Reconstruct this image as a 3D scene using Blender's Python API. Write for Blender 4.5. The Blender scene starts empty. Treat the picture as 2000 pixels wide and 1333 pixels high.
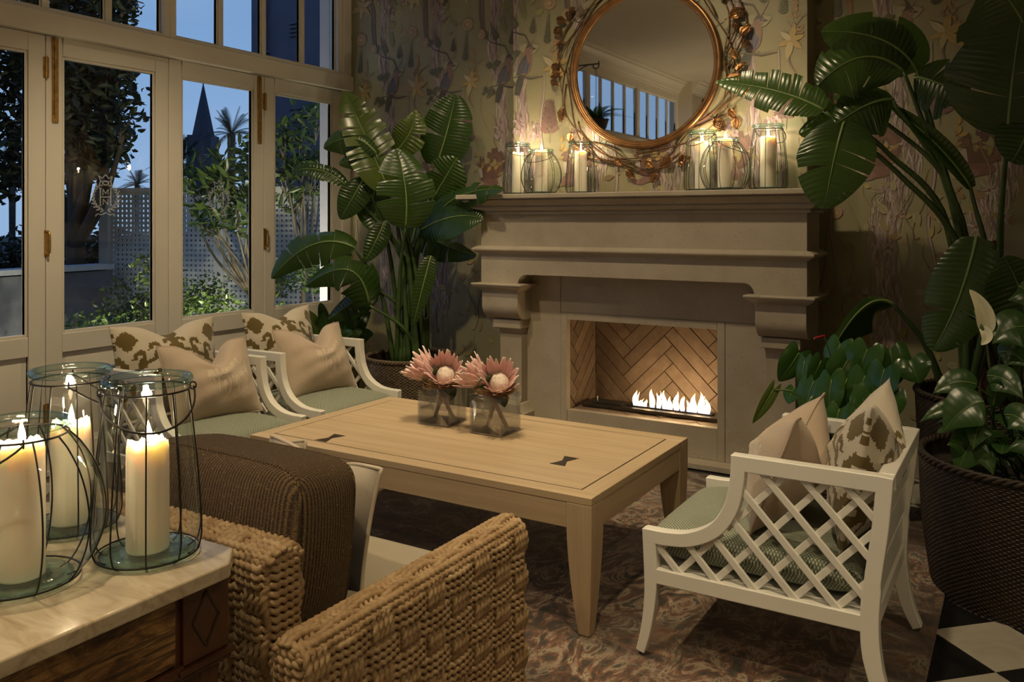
import bpy, bmesh, math, random
import numpy as np
from mathutils import Vector, Matrix
R_ = math.radians
scene = bpy.context.scene
COL = scene.collection

# ------------------------------------------------------------------ camera
FPX, YAW, HOR, CAMH = 1655.0, 0.5465, 433.0, 1.45
cam = bpy.data.cameras.new('camera'); cam_o = bpy.data.objects.new('camera', cam); COL.objects.link(cam_o)
cam.sensor_width = 36.0; cam.lens = FPX / 2000 * 36
cam.shift_y = -(666.5 - HOR) / 2000
cam_o.location = (0, 0, CAMH); cam_o.rotation_euler = (math.pi / 2, 0, YAW)
cam.clip_end = 400
scene.camera = cam_o

# ------------------------------------------------------------------ world: dusk sky
world = bpy.data.worlds.new('dusk_sky'); scene.world = world; world.use_nodes = True
_nt = world.node_tree; _nt.nodes.clear()
_o = _nt.nodes.new('ShaderNodeOutputWorld'); _b = _nt.nodes.new('ShaderNodeBackground')
_tc = _nt.nodes.new('ShaderNodeTexCoord'); _sx = _nt.nodes.new('ShaderNodeSeparateXYZ')
_rp = _nt.nodes.new('ShaderNodeValToRGB')
_nt.links.new(_tc.outputs['Generated'], _sx.inputs[0]); _nt.links.new(_sx.outputs['Z'], _rp.inputs[0])
_ns = _nt.nodes.new('ShaderNodeTexNoise'); _ns.inputs['Scale'].default_value = 2.2; _ns.inputs['Detail'].default_value = 4
_mp = _nt.nodes.new('ShaderNodeMapping'); _mp.inputs['Scale'].default_value = (1, 1, 5)
_nt.links.new(_tc.outputs['Generated'], _mp.inputs[0]); _nt.links.new(_mp.outputs[0], _ns.inputs['Vector'])
_mx = _nt.nodes.new('ShaderNodeMix'); _mx.data_type = 'RGBA'
_mr = _nt.nodes.new('ShaderNodeMapRange'); _mr.inputs[1].default_value = .5; _mr.inputs[2].default_value = .72; _mr.inputs[4].default_value = .35
_nt.links.new(_ns.outputs[0], _mr.inputs[0]); _nt.links.new(_mr.outputs[0], _mx.inputs[0])
_nt.links.new(_rp.outputs[0], _mx.inputs[6]); _mx.inputs[7].default_value = (.34, .44, .58, 1)
_nt.links.new(_mx.outputs[2], _b.inputs[0]); _nt.links.new(_b.outputs[0], _o.inputs[0])
_e = _rp.color_ramp.elements
_e[0].position = 0.0; _e[0].color = (.27, .40, .57, 1)
_e[1].position = .6; _e[1].color = (.06, .14, .32, 1)
_m = _rp.color_ramp.elements.new(.2); _m.color = (.19, .32, .52, 1)
_b.inputs[1].default_value = 1.6

# ------------------------------------------------------------------ exposure
vs = scene.view_settings
vs.view_transform = 'Standard'; vs.look = 'None'; vs.gamma = 1; vs.use_curve_mapping = False
vs.exposure = -0.30
WARM = (1.0, .79, .49)

# ------------------------------------------------------------------ pixel helpers (photo frame 2000 x 1333)
_Fw = np.array([-math.sin(YAW), math.cos(YAW), 0.]); _Rt = np.array([math.cos(YAW), math.sin(YAW), 0.])
def ray(px, py): return _Fw + _Rt * (px - 1000) / FPX - np.array([0, 0, 1.]) * (py - HOR) / FPX
def on(px, py, ax, v):
    i = 'xyz'.index(ax); d = ray(px, py); c = np.array([0, 0, CAMH])
    return Vector(c + d * (v - c[i]) / d[i])

# ------------------------------------------------------------------ object helpers
def link(o): COL.objects.link(o); return o
def tag(o, label=None, cat=None, group=None, kind=None):
    if label: o['label'] = label
    if cat: o['category'] = cat
    if group: o['group'] = group
    if kind: o['kind'] = kind
    return o
def empty(name, loc=(0, 0, 0), rz=0.0, label=None, cat=None, group=None, kind=None):
    o = bpy.data.objects.new(name, None); link(o); o.location = loc; o.rotation_euler = (0, 0, rz)
    o.empty_display_size = .1
    return tag(o, label, cat, group, kind)
def adopt(o, parent, local=False):
    o.parent = parent
    if not local: o.matrix_parent_inverse = world_of(parent).inverted()
    return o
def world_of(o):
    m = Matrix.LocRotScale(o.location, o.rotation_euler.to_quaternion(), o.scale)
    if o.parent: m = world_of(o.parent) @ o.matrix_parent_inverse @ m
    return m

class MB:
    """collects shapes; build() links them as one mesh object"""
    def __init__(s): s.v = []; s.f = []; s.c = []; s.cur = None; s.T = None
    def add(s, vs_, fs, col=None):
        n = len(s.v)
        if s.T is not None: vs_ = [s.T @ Vector(p) for p in vs_]
        s.v += [tuple(p) for p in vs_]
        s.f += [tuple(i + n for i in f) for f in fs]
        s.c += [col if col is not None else s.cur] * len(fs)
        return s
    def box(s, x0, x1, y0, y1, z0, z1, M=None, col=None):
        p = [Vector((x, y, z)) for x in (x0, x1) for y in (y0, y1) for z in (z0, z1)]
        if M is not None: p = [M @ q for q in p]
        return s.add(p, [(0, 1, 3, 2), (4, 6, 7, 5), (0, 4, 5, 1), (2, 3, 7, 6), (0, 2, 6, 4), (1, 5, 7, 3)], col)
    def bar(s, a, b, w, h, up=(0, 0, 1), col=None):
        a = Vector(a); b = Vector(b); d = (b - a).normalized(); up = Vector(up)
        sx = d.cross(up).normalized(); sz = sx.cross(d).normalized()
        p = [q + sx * (i * w / 2) + sz * (j * h / 2) for q in (a, b) for i in (-1, 1) for j in (-1, 1)]
        return s.add(p, [(0, 1, 3, 2), (4, 6, 7, 5), (0, 4, 5, 1), (2, 3, 7, 6), (0, 2, 6, 4), (1, 5, 7, 3)], col)
    def grid(s, P, cu=False, cv=False, col=None):
        nu = len(P); nv = len(P[0]); vs_ = [q for r in P for q in r]; fs = []
        for i in range(nu if cu else nu - 1):
            for j in range(nv if cv else nv - 1):
                a = i * nv + j; b = ((i + 1) % nu) * nv + j; c = ((i + 1) % nu) * nv + (j + 1) % nv; d = i * nv + (j + 1) % nv
                fs.append((a, b, c, d))
        return s.add(vs_, fs, col)
    def tube(s, path, r, seg=8, cap=True, closed=False, col=None, flat=1.0, twist=0.0, lobes=0, lobe=.25):
        path = [Vector(p) for p in path]; n = len(path)
        rr = r if isinstance(r, (list, tuple)) else [r] * n
        ref = None; rings = []; L = 0.0
        for i in range(n):
            if closed: t = path[(i + 1) % n] - path[i - 1]
            else: t = path[min(i + 1, n - 1)] - path[max(i - 1, 0)]
            if t.length < 1e-9: t = Vector((0, 0, 1))
            t.normalize()
            if ref is None:
                ref = Vector((0, 0, 1)) if abs(t.z) < .9 else Vector((1, 0, 0))
            e1 = ref - t * ref.dot(t)
            if e1.length < 1e-6: e1 = t.orthogonal()
            e1.normalize(); ref = e1; e2 = t.cross(e1)
            if i: L += (path[i] - path[i - 1]).length
            ring = []
            for k in range(seg):
                a = 2 * math.pi * k / seg; q = rr[i]
                if lobes: q *= 1 + lobe * math.cos(lobes * (a - twist * L))
                ring.append(path[i] + e1 * (math.cos(a) * q) + e2 * (math.sin(a) * q * flat))
            rings.append(ring)
        s.grid(rings, cu=closed, cv=True, col=col)
        if cap and not closed:
            k = len(s.v); m = seg
            s.f.append(tuple(k - n * m + j for j in range(m))[::-1]); s.f.append(tuple(k - m + j for j in range(m)))
            s.c += [col if col is not None else s.cur] * 2
        return s
    def lathe(s, prof, seg=32, c=(0, 0, 0), col=None, caps=True):
        c = Vector(c); rings = [[c + Vector((r * math.cos(2 * math.pi * k / seg), r * math.sin(2 * math.pi * k / seg), z)) for k in range(seg)] for r, z in prof]
        s.grid(rings, cv=True, col=col); k = len(s.v)
        if caps:
            if prof[-1][0] > 1e-5: s.f.append(tuple(range(k - seg, k))); s.c.append(col if col is not None else s.cur)
            b = k - seg * len(prof)
            if prof[0][0] > 1e-5: s.f.append(tuple(range(b, b + seg))[::-1]); s.c.append(col if col is not None else s.cur)
        return s
    def prism(s, poly, fn, d0, d1, col=None):
        """poly: list of 2d points, fn(a,b,d)->3d"""
        n = len(poly); vs_ = [fn(a, b, d0) for a, b in poly] + [fn(a, b, d1) for a, b in poly]
        fs = [tuple(range(n))[::-1], tuple(range(n, 2 * n))] + [(i, (i + 1) % n, n + (i + 1) % n, n + i) for i in range(n)]
        return s.add(vs_, fs, col)
    def ball(s, c, r, seg=10, rings=7, sc=(1, 1, 1), col=None):
        c = Vector(c); P = []
        for i in range(rings + 1):
            a = math.pi * i / rings
            P.append([c + Vector((r * sc[0] * math.sin(a) * math.cos(2 * math.pi * k / seg), r * sc[1] * math.sin(a) * math.sin(2 * math.pi * k / seg), r * sc[2] * math.cos(a))) for k in range(seg)])
        return s.grid(P, cv=True, col=col)
    def mesh(s, name, smooth=False):
        me = bpy.data.meshes.new(name); me.from_pydata(s.v, [], s.f)
        if any(c is not None for c in s.c):
            at = me.color_attributes.new('Col', 'FLOAT_COLOR', 'CORNER')
            ls = np.empty(len(me.polygons), int); me.polygons.foreach_get('loop_total', ls)
            cc = np.array([(*(c if c is not None else (1, 1, 1)), 1) for c in s.c], float)
            at.data.foreach_set('color', np.repeat(cc, ls, axis=0).ravel())
        bm = bmesh.new(); bm.from_mesh(me)
        bmesh.ops.remove_doubles(bm, verts=bm.verts, dist=1e-6)
        bmesh.ops.recalc_face_normals(bm, faces=bm.faces); bm.to_mesh(me); bm.free()
        if smooth: me.shade_smooth()
        me.update(); return me
    def build(s, name, mat, parent=None, smooth=False, bevel=0, seg=2, subsurf=0, local=False, label=None, auto=None, solid=0):
        me = s.mesh(name, smooth); o = bpy.data.objects.new(name, me); link(o)
        me.materials.append(mat)
        if parent is not None: adopt(o, parent, local)
        if auto is not None:
            me.shade_smooth()
            e = [p for p in me.edges]
            try: me.set_sharp_from_angle(angle=R_(auto))
            except Exception: pass
        if solid:
            m = o.modifiers.new('solid', 'SOLIDIFY'); m.thickness = solid; m.offset = 0
        if bevel:
            m = o.modifiers.new('bevel', 'BEVEL'); m.width = bevel; m.segments = seg; m.limit_method = 'ANGLE'; m.angle_limit = R_(40)
            me.shade_smooth(); m.harden_normals = True
        if subsurf:
            m = o.modifiers.new('sub', 'SUBSURF'); m.levels = subsurf; m.render_levels = subsurf
        if label: o['label'] = label
        return o
def box(name, mat, x0, x1, y0, y1, z0, z1, parent=None, bevel=.003, **k):
    return MB().box(x0, x1, y0, y1, z0, z1).build(name, mat, parent, bevel=bevel, **k)
def share(o, parent, loc=None, M=None, local=True, name=None):
    """another object with the same mesh, child of parent"""
    c = o.copy(); link(c); c.parent = parent
    if name: c.name = name
    return c
def copy_tree(o, parent=None):
    c = o.copy(); link(c); c.parent = parent
    if parent is not None: c.matrix_parent_inverse = o.matrix_parent_inverse.copy()
    for ch in [x for x in o.children]: copy_tree(ch, c)
    return c
def bez(p0, p1, p2, p3=None, n=12):
    p0, p1, p2 = Vector(p0), Vector(p1), Vector(p2); out = []
    for i in range(n + 1):
        t = i / n
        if p3 is None: out.append(p0 * (1 - t) ** 2 + p1 * 2 * t * (1 - t) + p2 * t * t)
        else: out.append(p0 * (1 - t) ** 3 + p1 * 3 * t * (1 - t) ** 2 + p2 * 3 * t * t * (1 - t) + Vector(p3) * t ** 3)
    return out
def spline(pts, n=8):
    """Catmull-Rom through pts"""
    P = [Vector(p) for p in pts]; P = [P[0] * 2 - P[1]] + P + [P[-1] * 2 - P[-2]]; out = []
    for i in range(1, len(P) - 2):
        for k in range(n):
            t = k / n; a, b, c, d = P[i - 1:i + 3]
            out.append(.5 * ((2 * b) + (c - a) * t + (2 * a - 5 * b + 4 * c - d) * t * t + (3 * b - a - 3 * c + d) * t ** 3))
    out.append(P[-2]); return out

# ------------------------------------------------------------------ materials
MATS = {}
def newmat(name):
    m = bpy.data.materials.new(name); m.use_nodes = True; nt = m.node_tree; nt.nodes.clear()
    out = nt.nodes.new('ShaderNodeOutputMaterial'); return m, nt, out
def N(nt, t, **k):
    n = nt.nodes.new(t)
    for a, b in k.items(): setattr(n, a, b)
    return n
def coords(nt, scale=(1, 1, 1), kind='Object', rot=(0, 0, 0)):
    tc = N(nt, 'ShaderNodeTexCoord'); mp = N(nt, 'ShaderNodeMapping')
    mp.inputs['Scale'].default_value = scale; mp.inputs['Rotation'].default_value = rot
    nt.links.new(tc.outputs[kind], mp.inputs[0]); return mp.outputs[0]
def noise(nt, vec, scale, detail=4, rough=.55, dist=0):
    n = N(nt, 'ShaderNodeTexNoise'); n.inputs['Scale'].default_value = scale; n.inputs['Detail'].default_value = detail
    n.inputs['Roughness'].default_value = rough; n.inputs['Distortion'].default_value = dist
    nt.links.new(vec, n.inputs['Vector']); return n.outputs[0]
def ramp(nt, fac, stops, interp='LINEAR'):
    r = N(nt, 'ShaderNodeValToRGB'); r.color_ramp.interpolation = interp; e = r.color_ramp.elements
    while len(e) < len(stops): e.new(.5)
    for i, (p, c) in enumerate(stops):
        e[i].position = p; e[i].color = (*c, 1) if len(c) == 3 else c
    nt.links.new(fac, r.inputs[0]); return r.outputs[0]
def mixc(nt, fac, a, b, mode='MIX'):
    m = N(nt, 'ShaderNodeMix', data_type='RGBA', blend_type=mode)
    for s_, v in ((0, fac), (6, a), (7, b)):
        if hasattr(v, 'is_output') or isinstance(v, bpy.types.NodeSocket): nt.links.new(v, m.inputs[s_])
        else: m.inputs[s_].default_value = v if s_ == 0 else (*v, 1) if len(v) == 3 else v
    return m.outputs[2]
def math_(nt, op, a, b=None):
    m = N(nt, 'ShaderNodeMath', operation=op)
    for i, v in enumerate((a, b)):
        if v is None: continue
        if isinstance(v, bpy.types.NodeSocket): nt.links.new(v, m.inputs[i])
        else: m.inputs[i].default_value = v
    return m.outputs[0]
def bump(nt, h, strength=.3, dist=.002):
    b = N(nt, 'ShaderNodeBump'); b.inputs['Strength'].default_value = strength; b.inputs['Distance'].default_value = dist
    nt.links.new(h, b.inputs['Height']); return b.outputs[0]
def princ(nt, out, col, rough=.5, nrm=None, metal=0, **k):
    p = N(nt, 'ShaderNodeBsdfPrincipled')
    def put(i, v):
        if isinstance(v, bpy.types.NodeSocket): nt.links.new(v, p.inputs[i])
        else: p.inputs[i].default_value = (*v, 1) if isinstance(v, tuple) and len(v) == 3 and i != 'Subsurface Radius' else v
    put('Base Color', col); put('Roughness', rough); put('Metallic', metal)
    if nrm is not None: nt.links.new(nrm, p.inputs['Normal'])
    for a, b in k.items(): put(a.replace('_', ' '), b)
    nt.links.new(p.outputs[0], out.inputs[0]); return p
def plain(name, col, rough=.5, metal=0, var=.12, scale=8, bs=.08, bd=.002, bscale=60, **k):
    if name in MATS: return MATS[name]
    m, nt, out = newmat(name); v = coords(nt)
    n = noise(nt, v, scale)
    c = ramp(nt, n, [(.3, tuple(x * (1 - var) for x in col)), (.7, tuple(min(1, x * (1 + var)) for x in col))])
    nb = bump(nt, noise(nt, v, bscale), bs, bd) if bs else None
    princ(nt, out, c, rough, nb, metal, **k); MATS[name] = m; return m
def wood(name, c1, c2, c3, axis='x', scale=1.0, rough=.45, bs=.15, spread=14):
    m, nt, out = newmat(name)
    sc = {'x': (.7, spread, spread), 'y': (spread, .7, spread), 'z': (spread, spread, .7)}[axis]
    v = coords(nt, tuple(q * scale for q in sc))
    n1 = noise(nt, v, 1.6, 6, .6, .6); n2 = noise(nt, v, 9, 3, .6)
    v3 = coords(nt, (1, 1, 1)); n3 = noise(nt, v3, 2.2, 2)
    c = ramp(nt, n1, [(.3, c1), (.52, c2), (.75, c3)])
    c = mixc(nt, math_(nt, 'MULTIPLY', n2, .35), c, c1)
    c = mixc(nt, math_(nt, 'MULTIPLY', n3, .3), c, c3)
    princ(nt, out, c, rough, bump(nt, n2, bs, .0015)); MATS[name] = m; return m
def thin_glass(name, tint=(1, 1, 1), edge=None, ior=1.45, rough=0.0, bmp=0, bscale=12, extra=0.0):
    """thin-walled clear glass: tinted see-through + fresnel gloss"""
    m, nt, out = newmat(name)
    tr = N(nt, 'ShaderNodeBsdfTransparent'); gl = N(nt, 'ShaderNodeBsdfGlossy'); gl.inputs['Roughness'].default_value = rough
    lw0 = N(nt, 'ShaderNodeLayerWeight'); lw0.inputs[0].default_value = .5     # facing = 1 - |cos|: same from either side of the pane
    f0 = ((ior - 1) / (ior + 1)) ** 2
    mx = N(nt, 'ShaderNodeMixShader')
    if edge:
        lw = N(nt, 'ShaderNodeLayerWeight'); lw.inputs[0].default_value = .35
        c = mixc(nt, lw.outputs['Facing'], tint, edge); nt.links.new(c, tr.inputs[0])
    else: tr.inputs[0].default_value = (*tint, 1)
    if bmp:
        b = bump(nt, noise(nt, coords(nt), bscale, 2), bmp, .01)
        nt.links.new(b, gl.inputs['Normal']); nt.links.new(b, lw0.inputs['Normal'])
    fac = math_(nt, 'ADD', math_(nt, 'MULTIPLY', math_(nt, 'POWER', lw0.outputs['Facing'], 5.0), 1 - f0), f0)
    if extra: fac = math_(nt, 'ADD', fac, extra)
    nt.links.new(fac, mx.inputs[0]); nt.links.new(tr.outputs[0], mx.inputs[1]); nt.links.new(gl.outputs[0], mx.inputs[2])
    nt.links.new(mx.outputs[0], out.inputs[0]); MATS[name] = m; return m
def emit(name, col, strength):
    m, nt, out = newmat(name); e = N(nt, 'ShaderNodeEmission'); e.inputs[0].default_value = (*col, 1); e.inputs[1].default_value = strength
    nt.links.new(e.outputs[0], out.inputs[0]); MATS[name] = m; return m
def lamp(name, typ, loc, power, color, parent=None, radius=.02, target=None, spot=None, blend=.6):
    l = bpy.data.lights.new(name, typ); l.energy = power; l.color = color
    if hasattr(l, 'shadow_soft_size'): l.shadow_soft_size = radius
    if typ == 'SPOT': l.spot_size = R_(spot or 90); l.spot_blend = blend
    o = bpy.data.objects.new(name, l); link(o); o.location = loc
    if target is not None:
        o.rotation_euler = (Vector(target) - Vector(loc)).to_track_quat('-Z', 'Y').to_euler()
    if parent is not None: adopt(o, parent)
    return o
# ================================================================== MATERIALS (shared)
PAINT = plain('cream_paint', (.72, .68, .60), .38, var=.03, scale=3, bs=.05, bscale=120)
PAINT2 = plain('cream_wall_paint', (.60, .55, .46), .6, var=.04, scale=2, bs=.06, bscale=90)
WHITE = plain('white_lacquer', (.74, .72, .65), .28, var=.025, scale=5, bs=.04, bscale=50)
BRASS = plain('aged_brass', (.42, .26, .09), .42, metal=.85, var=.3, scale=30, bs=.15)
IRON = plain('dark_iron', (.05, .045, .04), .5, metal=.6, var=.2, scale=40)
def stone_mat():
    m, nt, out = newmat('limestone'); v = coords(nt)
    n = noise(nt, v, 3.5, 5, .6); fine = noise(nt, v, 55, 4, .7)
    c = ramp(nt, n, [(.3, (.335, .285, .205)), (.55, (.40, .345, .26)), (.75, (.44, .39, .305))])
    c = mixc(nt, math_(nt, 'MULTIPLY', fine, .35), c, (.30, .265, .22))
    vv = coords(nt, (1, 1, 1.6)); vo = N(nt, 'ShaderNodeTexVoronoi'); vo.inputs['Scale'].default_value = 34; nt.links.new(vv, vo.inputs['Vector'])
    wn = N(nt, 'ShaderNodeTexWhiteNoise'); nt.links.new(vo.outputs['Position'], wn.inputs['Vector'])
    rare = math_(nt, 'GREATER_THAN', wn.outputs['Value'], .74)
    dot = math_(nt, 'LESS_THAN', vo.outputs['Distance'], .12)
    c = mixc(nt, math_(nt, 'MULTIPLY', math_(nt, 'MULTIPLY', rare, dot), .7), c, (.62, .58, .50))
    rare2 = math_(nt, 'LESS_THAN', wn.outputs['Value'], .16); dot2 = math_(nt, 'LESS_THAN', vo.outputs['Distance'], .2)
    c = mixc(nt, math_(nt, 'MULTIPLY', math_(nt, 'MULTIPLY', rare2, dot2), .55), c, (.2, .165, .13))
    princ(nt, out, c, .62, bump(nt, fine, .12, .002)); return m
STONE = stone_mat()
def tile_mat(name, c1, c2):
    m, nt, out = newmat(name); v = coords(nt, kind='Object'); n = noise(nt, v, 4, 5, .6, 1.2)
    princ(nt, out, ramp(nt, n, [(.35, c1), (.65, c2)]), .22, None); return m
T_BLK = tile_mat('black_marble_tile', (.008, .008, .009), (.02, .02, .022))
T_WHT = tile_mat('white_marble_tile', (.36, .33, .27), (.46, .43, .36))
def checker_mat():
    m, nt, out = newmat('checker_floor'); s = .2913
    v = coords(nt, (1, 1, 1), 'Object', (0, 0, R_(45)))
    ck = N(nt, 'ShaderNodeTexChecker'); ck.inputs['Scale'].default_value = 1 / s
    nt.links.new(v, ck.inputs[0]); ck.inputs[1].default_value = (.012, .012, .013, 1); ck.inputs[2].default_value = (.40, .37, .31, 1)
    princ(nt, out, ck.outputs[0], .25); return m

# ================================================================== ROOM SHELL
XW, YW, ZC = -4.78, 5.27, 3.68
BY, BX0, BX1 = 5.035, -3.05, -1.08
TILE = .2913; V0 = Vector((-.087, 3.137, 0))
# floor slab whose checker continues the modelled tiles
me = MB().box(-4.9 + .087, 3.3 + .087, -6.2 - 3.137, 5.6 - 3.137, -.12, -.004).build('floor', checker_mat()); me.location = V0; tag(me, kind='structure')
floor = me
tb = MB().box(.0012, TILE - .0012, .0012, TILE - .0012, -.004, 0)
proto = {}
e1 = Vector((1, 1, 0)).normalized(); e2 = Vector((-1, 1, 0)).normalized()
for i in range(-11, 12):
    for j in range(-9, 10):
        c = V0 + e1 * (i + .5) * TILE + e2 * (j + .5) * TILE
        if not (-1.0 < c.x < 1.0 and 2.1 < c.y < 4.95): continue
        k = (i + j) % 2
        if k not in proto:
            o = tb.build('floor_tile', (T_WHT, T_BLK)[k], bevel=.001); proto[k] = o
        else: o = proto[k].copy(); link(o)
        o.location = V0 + e1 * i * TILE + e2 * j * TILE; o.rotation_euler = (0, 0, R_(45)); adopt(o, floor)
# ceiling + walls away from the photograph
tag(box('ceiling', PAINT2, -5.0, 3.3, -6.2, 5.6, ZC, ZC + .1, bevel=0), kind='structure')
tag(box('wall_south', PAINT2, -5.0, 3.3, -6.3, -6.1, 0, ZC, bevel=0), kind='structure')
tag(box('wall_east', PAINT2, 3.1, 3.3, -6.1, 5.4, 0, ZC, bevel=0), kind='structure')

# ------------------------------------------------------------------ wallpapered wall
def paper_mat():
    m, nt, out = newmat('olive_wallpaper'); v = coords(nt)
    n = noise(nt, v, 1.3, 4, .6); w = noise(nt, coords(nt, (260, 260, 30)), 1, 2); w2 = noise(nt, coords(nt, (30, 30, 260)), 1, 2)
    c = ramp(nt, n, [(.3, (.225, .205, .115)), (.7, (.29, .265, .155))])
    h = math_(nt, 'ADD', w, w2)
    c = mixc(nt, math_(nt, 'MULTIPLY', w, .25), c, (.33, .30, .19))
    princ(nt, out, c, .5, bump(nt, h, .10, .001)); return m
PAPER = paper_mat()
wn_ = MB().box(-5.0, BX0, YW, YW + .2, 0, ZC).box(BX1, 3.1, YW, YW + .2, 0, ZC).box(BX0, BX1, YW, YW + .2, 1.2, ZC)
wall_n = tag(wn_.build('wall_north', PAPER), kind='structure')
br = MB().box(BX0, BX1, BY, YW + .1, .95, ZC).box(BX0, BX0 + .36, BY, YW + .1, 0, .95).box(BX1 - .36, BX1, BY, YW + .1, 0, .95)
wall_b = tag(br.build('wall_breast', PAPER), kind='structure')

# ------------------------------------------------------------------ window wall: folding doors, beam, transom lights, cornice
GLASS = thin_glass('window_glass', (.93, .96, 1.0), ior=1.45)
m_, nt_, out_ = newmat('etched_glass'); _d = N(nt_, 'ShaderNodeBsdfDiffuse'); _d.inputs[0].default_value = (.75, .78, .8, 1); _t = N(nt_, 'ShaderNodeBsdfTransparent'); _x = N(nt_, 'ShaderNodeMixShader'); _x.inputs[0].default_value = .26
nt_.links.new(_t.outputs[0], _x.inputs[1]); nt_.links.new(_d.outputs[0], _x.inputs[2]); nt_.links.new(_x.outputs[0], out_.inputs[0]); FROST = m_
LEAFW = .81; YJ = 5.175
ZL0, ZP0, ZP1, ZL1 = .03, .80, 2.41, 2.512
def etched_crest():
    mb = MB()
    def strip(a, b, w=.0045): mb.bar((0, a[0], a[1]), (0, b[0], b[1]), w, .0008, up=(1, 0, 0))
    def poly(ps, w=.0045):
        for a, b in zip(ps, ps[1:]): strip(a, b, w)
    # H with M above its bar and N below
    for s in (-1, 1):
        poly([(s * .036, .055), (s * .036, -.055)], .008); poly([(s * .046, .055), (s * .026, .055)]); poly([(s * .046, -.055), (s * .026, -.055)])
    poly([(-.036, 0), (.036, 0)], .007)
    poly([(-.018, .012), (-.018, .05), (0, .022), (.018, .05), (.018, .012)], .005)
    poly([(-.016, -.05), (-.016, -.013), (.016, -.05), (.016, -.013)], .005)
    # laurel ring
    for s in (-1, 1):
        for k in range(11):
            a = R_(-80 + k * 15.5); r = .088
            p = (s * r * math.cos(a), r * math.sin(a)); t = a + R_(90)
            for q in (-.6, .6):
                d = (s * .026 * math.cos(t + q * 1.1), .026 * math.sin(t + q * 1.1)); strip(p, (p[0] + d[0], p[1] + d[1]), .007)
        poly([(s * .088 * math.cos(R_(a)), .088 * math.sin(R_(a))) for a in range(-80, 76, 12)], .003)
        poly([(0, -.1), (s * .03, -.115), (s * .055, -.108), (s * .07, -.125)], .006)
    # crown
    poly([(-.035, .10), (-.048, .135), (-.022, .118), (0, .145), (.022, .118), (.048, .135), (.035, .10), (-.035, .10)], .006)
    return mb
def make_door():
    t = empty('door_1'); tag(t, kind='structure')
    fr = MB(); d0, d1 = -.055, 0.0; W = LEAFW; st = .098
    fr.box(d0, d1, .002, st, ZL0, ZL1).box(d0, d1, W - st, W - .002, ZL0, ZL1)
    fr.box(d0, d1, st, W - st, ZP1, ZL1).box(d0, d1, st, W - st, ZL0, .15).box(d0, d1, st, W - st, .69, ZP0)
    fr.build('door_frame', PAINT, t, bevel=.004, local=True)
    bd = MB(); b = .016  # glazing bead
    for (y0, y1, z0, z1) in ((st, st + b, ZP0, ZP1), (W - st - b, W - st, ZP0, ZP1), (st + b, W - st - b, ZP0, ZP0 + b), (st + b, W - st - b, ZP1 - b, ZP1)):
        bd.box(-.036, -.008, y0, y1, z0, z1)
    bd.build('glazing_bead', PAINT, t, bevel=.003, local=True)
    box('pane', GLASS, -.034, -.030, st + .004, W - st - .004, ZP0 + .004, ZP1 - .004, t, bevel=0, local=True)
    pn = MB().box(-.035, -.022, st, W - st, .15, .69)
    y0, y1, z0, z1 = st + .03, W - st - .03, .18, .66; i = .045
    a = [(-.022, y0, z0), (-.022, y1, z0), (-.022, y1, z1), (-.022, y0, z1), (-.006, y0 + i, z0 + i), (-.006, y1 - i, z0 + i), (-.006, y1 - i, z1 - i), (-.006, y0 + i, z1 - i)]
    pn.add(a, [(0, 1, 5, 4), (1, 2, 6, 5), (2, 3, 7, 6), (3, 0, 4, 7), (4, 5, 6, 7)])
    pn.build('raised_panel', PAINT, t, bevel=.002, local=True)
    return t
door0 = make_door()
leaves = [door0] + [copy_tree(door0) for k in range(9)]
for k, t in enumerate(leaves):
    t.location = (XW, YJ - (k + 1) * LEAFW, 0); t.name = 'door_%d' % (k + 1); tag(t, kind='structure')
    if k in (0, 2):      # hinges and pull where two leaves fold together
        for zc_, h in ((2.33, .115), (.35, .115)):
            mb = MB().box(0, .006, -.016, .016, zc_ - h / 2, zc_ + h / 2)
            mb.tube([(.008, 0, zc_ - h / 2 - .006), (.008, 0, zc_ + h / 2 + .006)], .008, 8)
            mb.build('hinge', BRASS, t, local=True, auto=40)
        mb = MB(); yy = .004
        mb.tube(spline([(.006, yy, 1.39), (.03, yy, 1.382), (.036, yy, 1.325), (.03, yy, 1.268), (.006, yy, 1.26)], 5), .006, 8)
        mb.box(0, .005, yy - .014, yy + .014, 1.25, 1.40); mb.build('pull_handle', BRASS, t, local=True, auto=40)
    if k in (1, 2):      # long flush bolts and the etched crest
        yc = LEAFW - .05 if k == 1 else .052
        mb = MB().box(0, .010, yc - .018, yc + .018, 2.02, 2.508).box(.01, .016, yc - .008, yc + .008, 2.06, 2.508)
        for zz in (2.05, 2.12, 2.3, 2.45): mb.ball((.011, yc, zz), .006, 8, 5, (.6, 1, 1))
        mb.build('flush_bolt', BRASS, t, local=True, bevel=.0015)
        o = etched_crest().build('etched_crest', FROST, t, local=True); o.location = (-.028, LEAFW / 2 + (.02 if k == 1 else -.02), 1.60); o.scale = (1, .95, .95)
# jamb, posts, threshold
tr = MB()
tr.box(XW - .12, XW + .02, YJ, YW, 0, ZL1 + .02)
tag(tr.build('trim_1', PAINT, bevel=.004), kind='structure')
YS = YJ - 10 * LEAFW
tag(box('trim_2', PAINT, XW - .14, XW + .055, YS, YW, ZL1 + .004, ZL1 + .125, bevel=.006), kind='structure')   # beam
tag(box('trim_3', PAINT, XW - .12, XW + .03, YS, YJ, 0, .028, bevel=.003), kind='structure')
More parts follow.
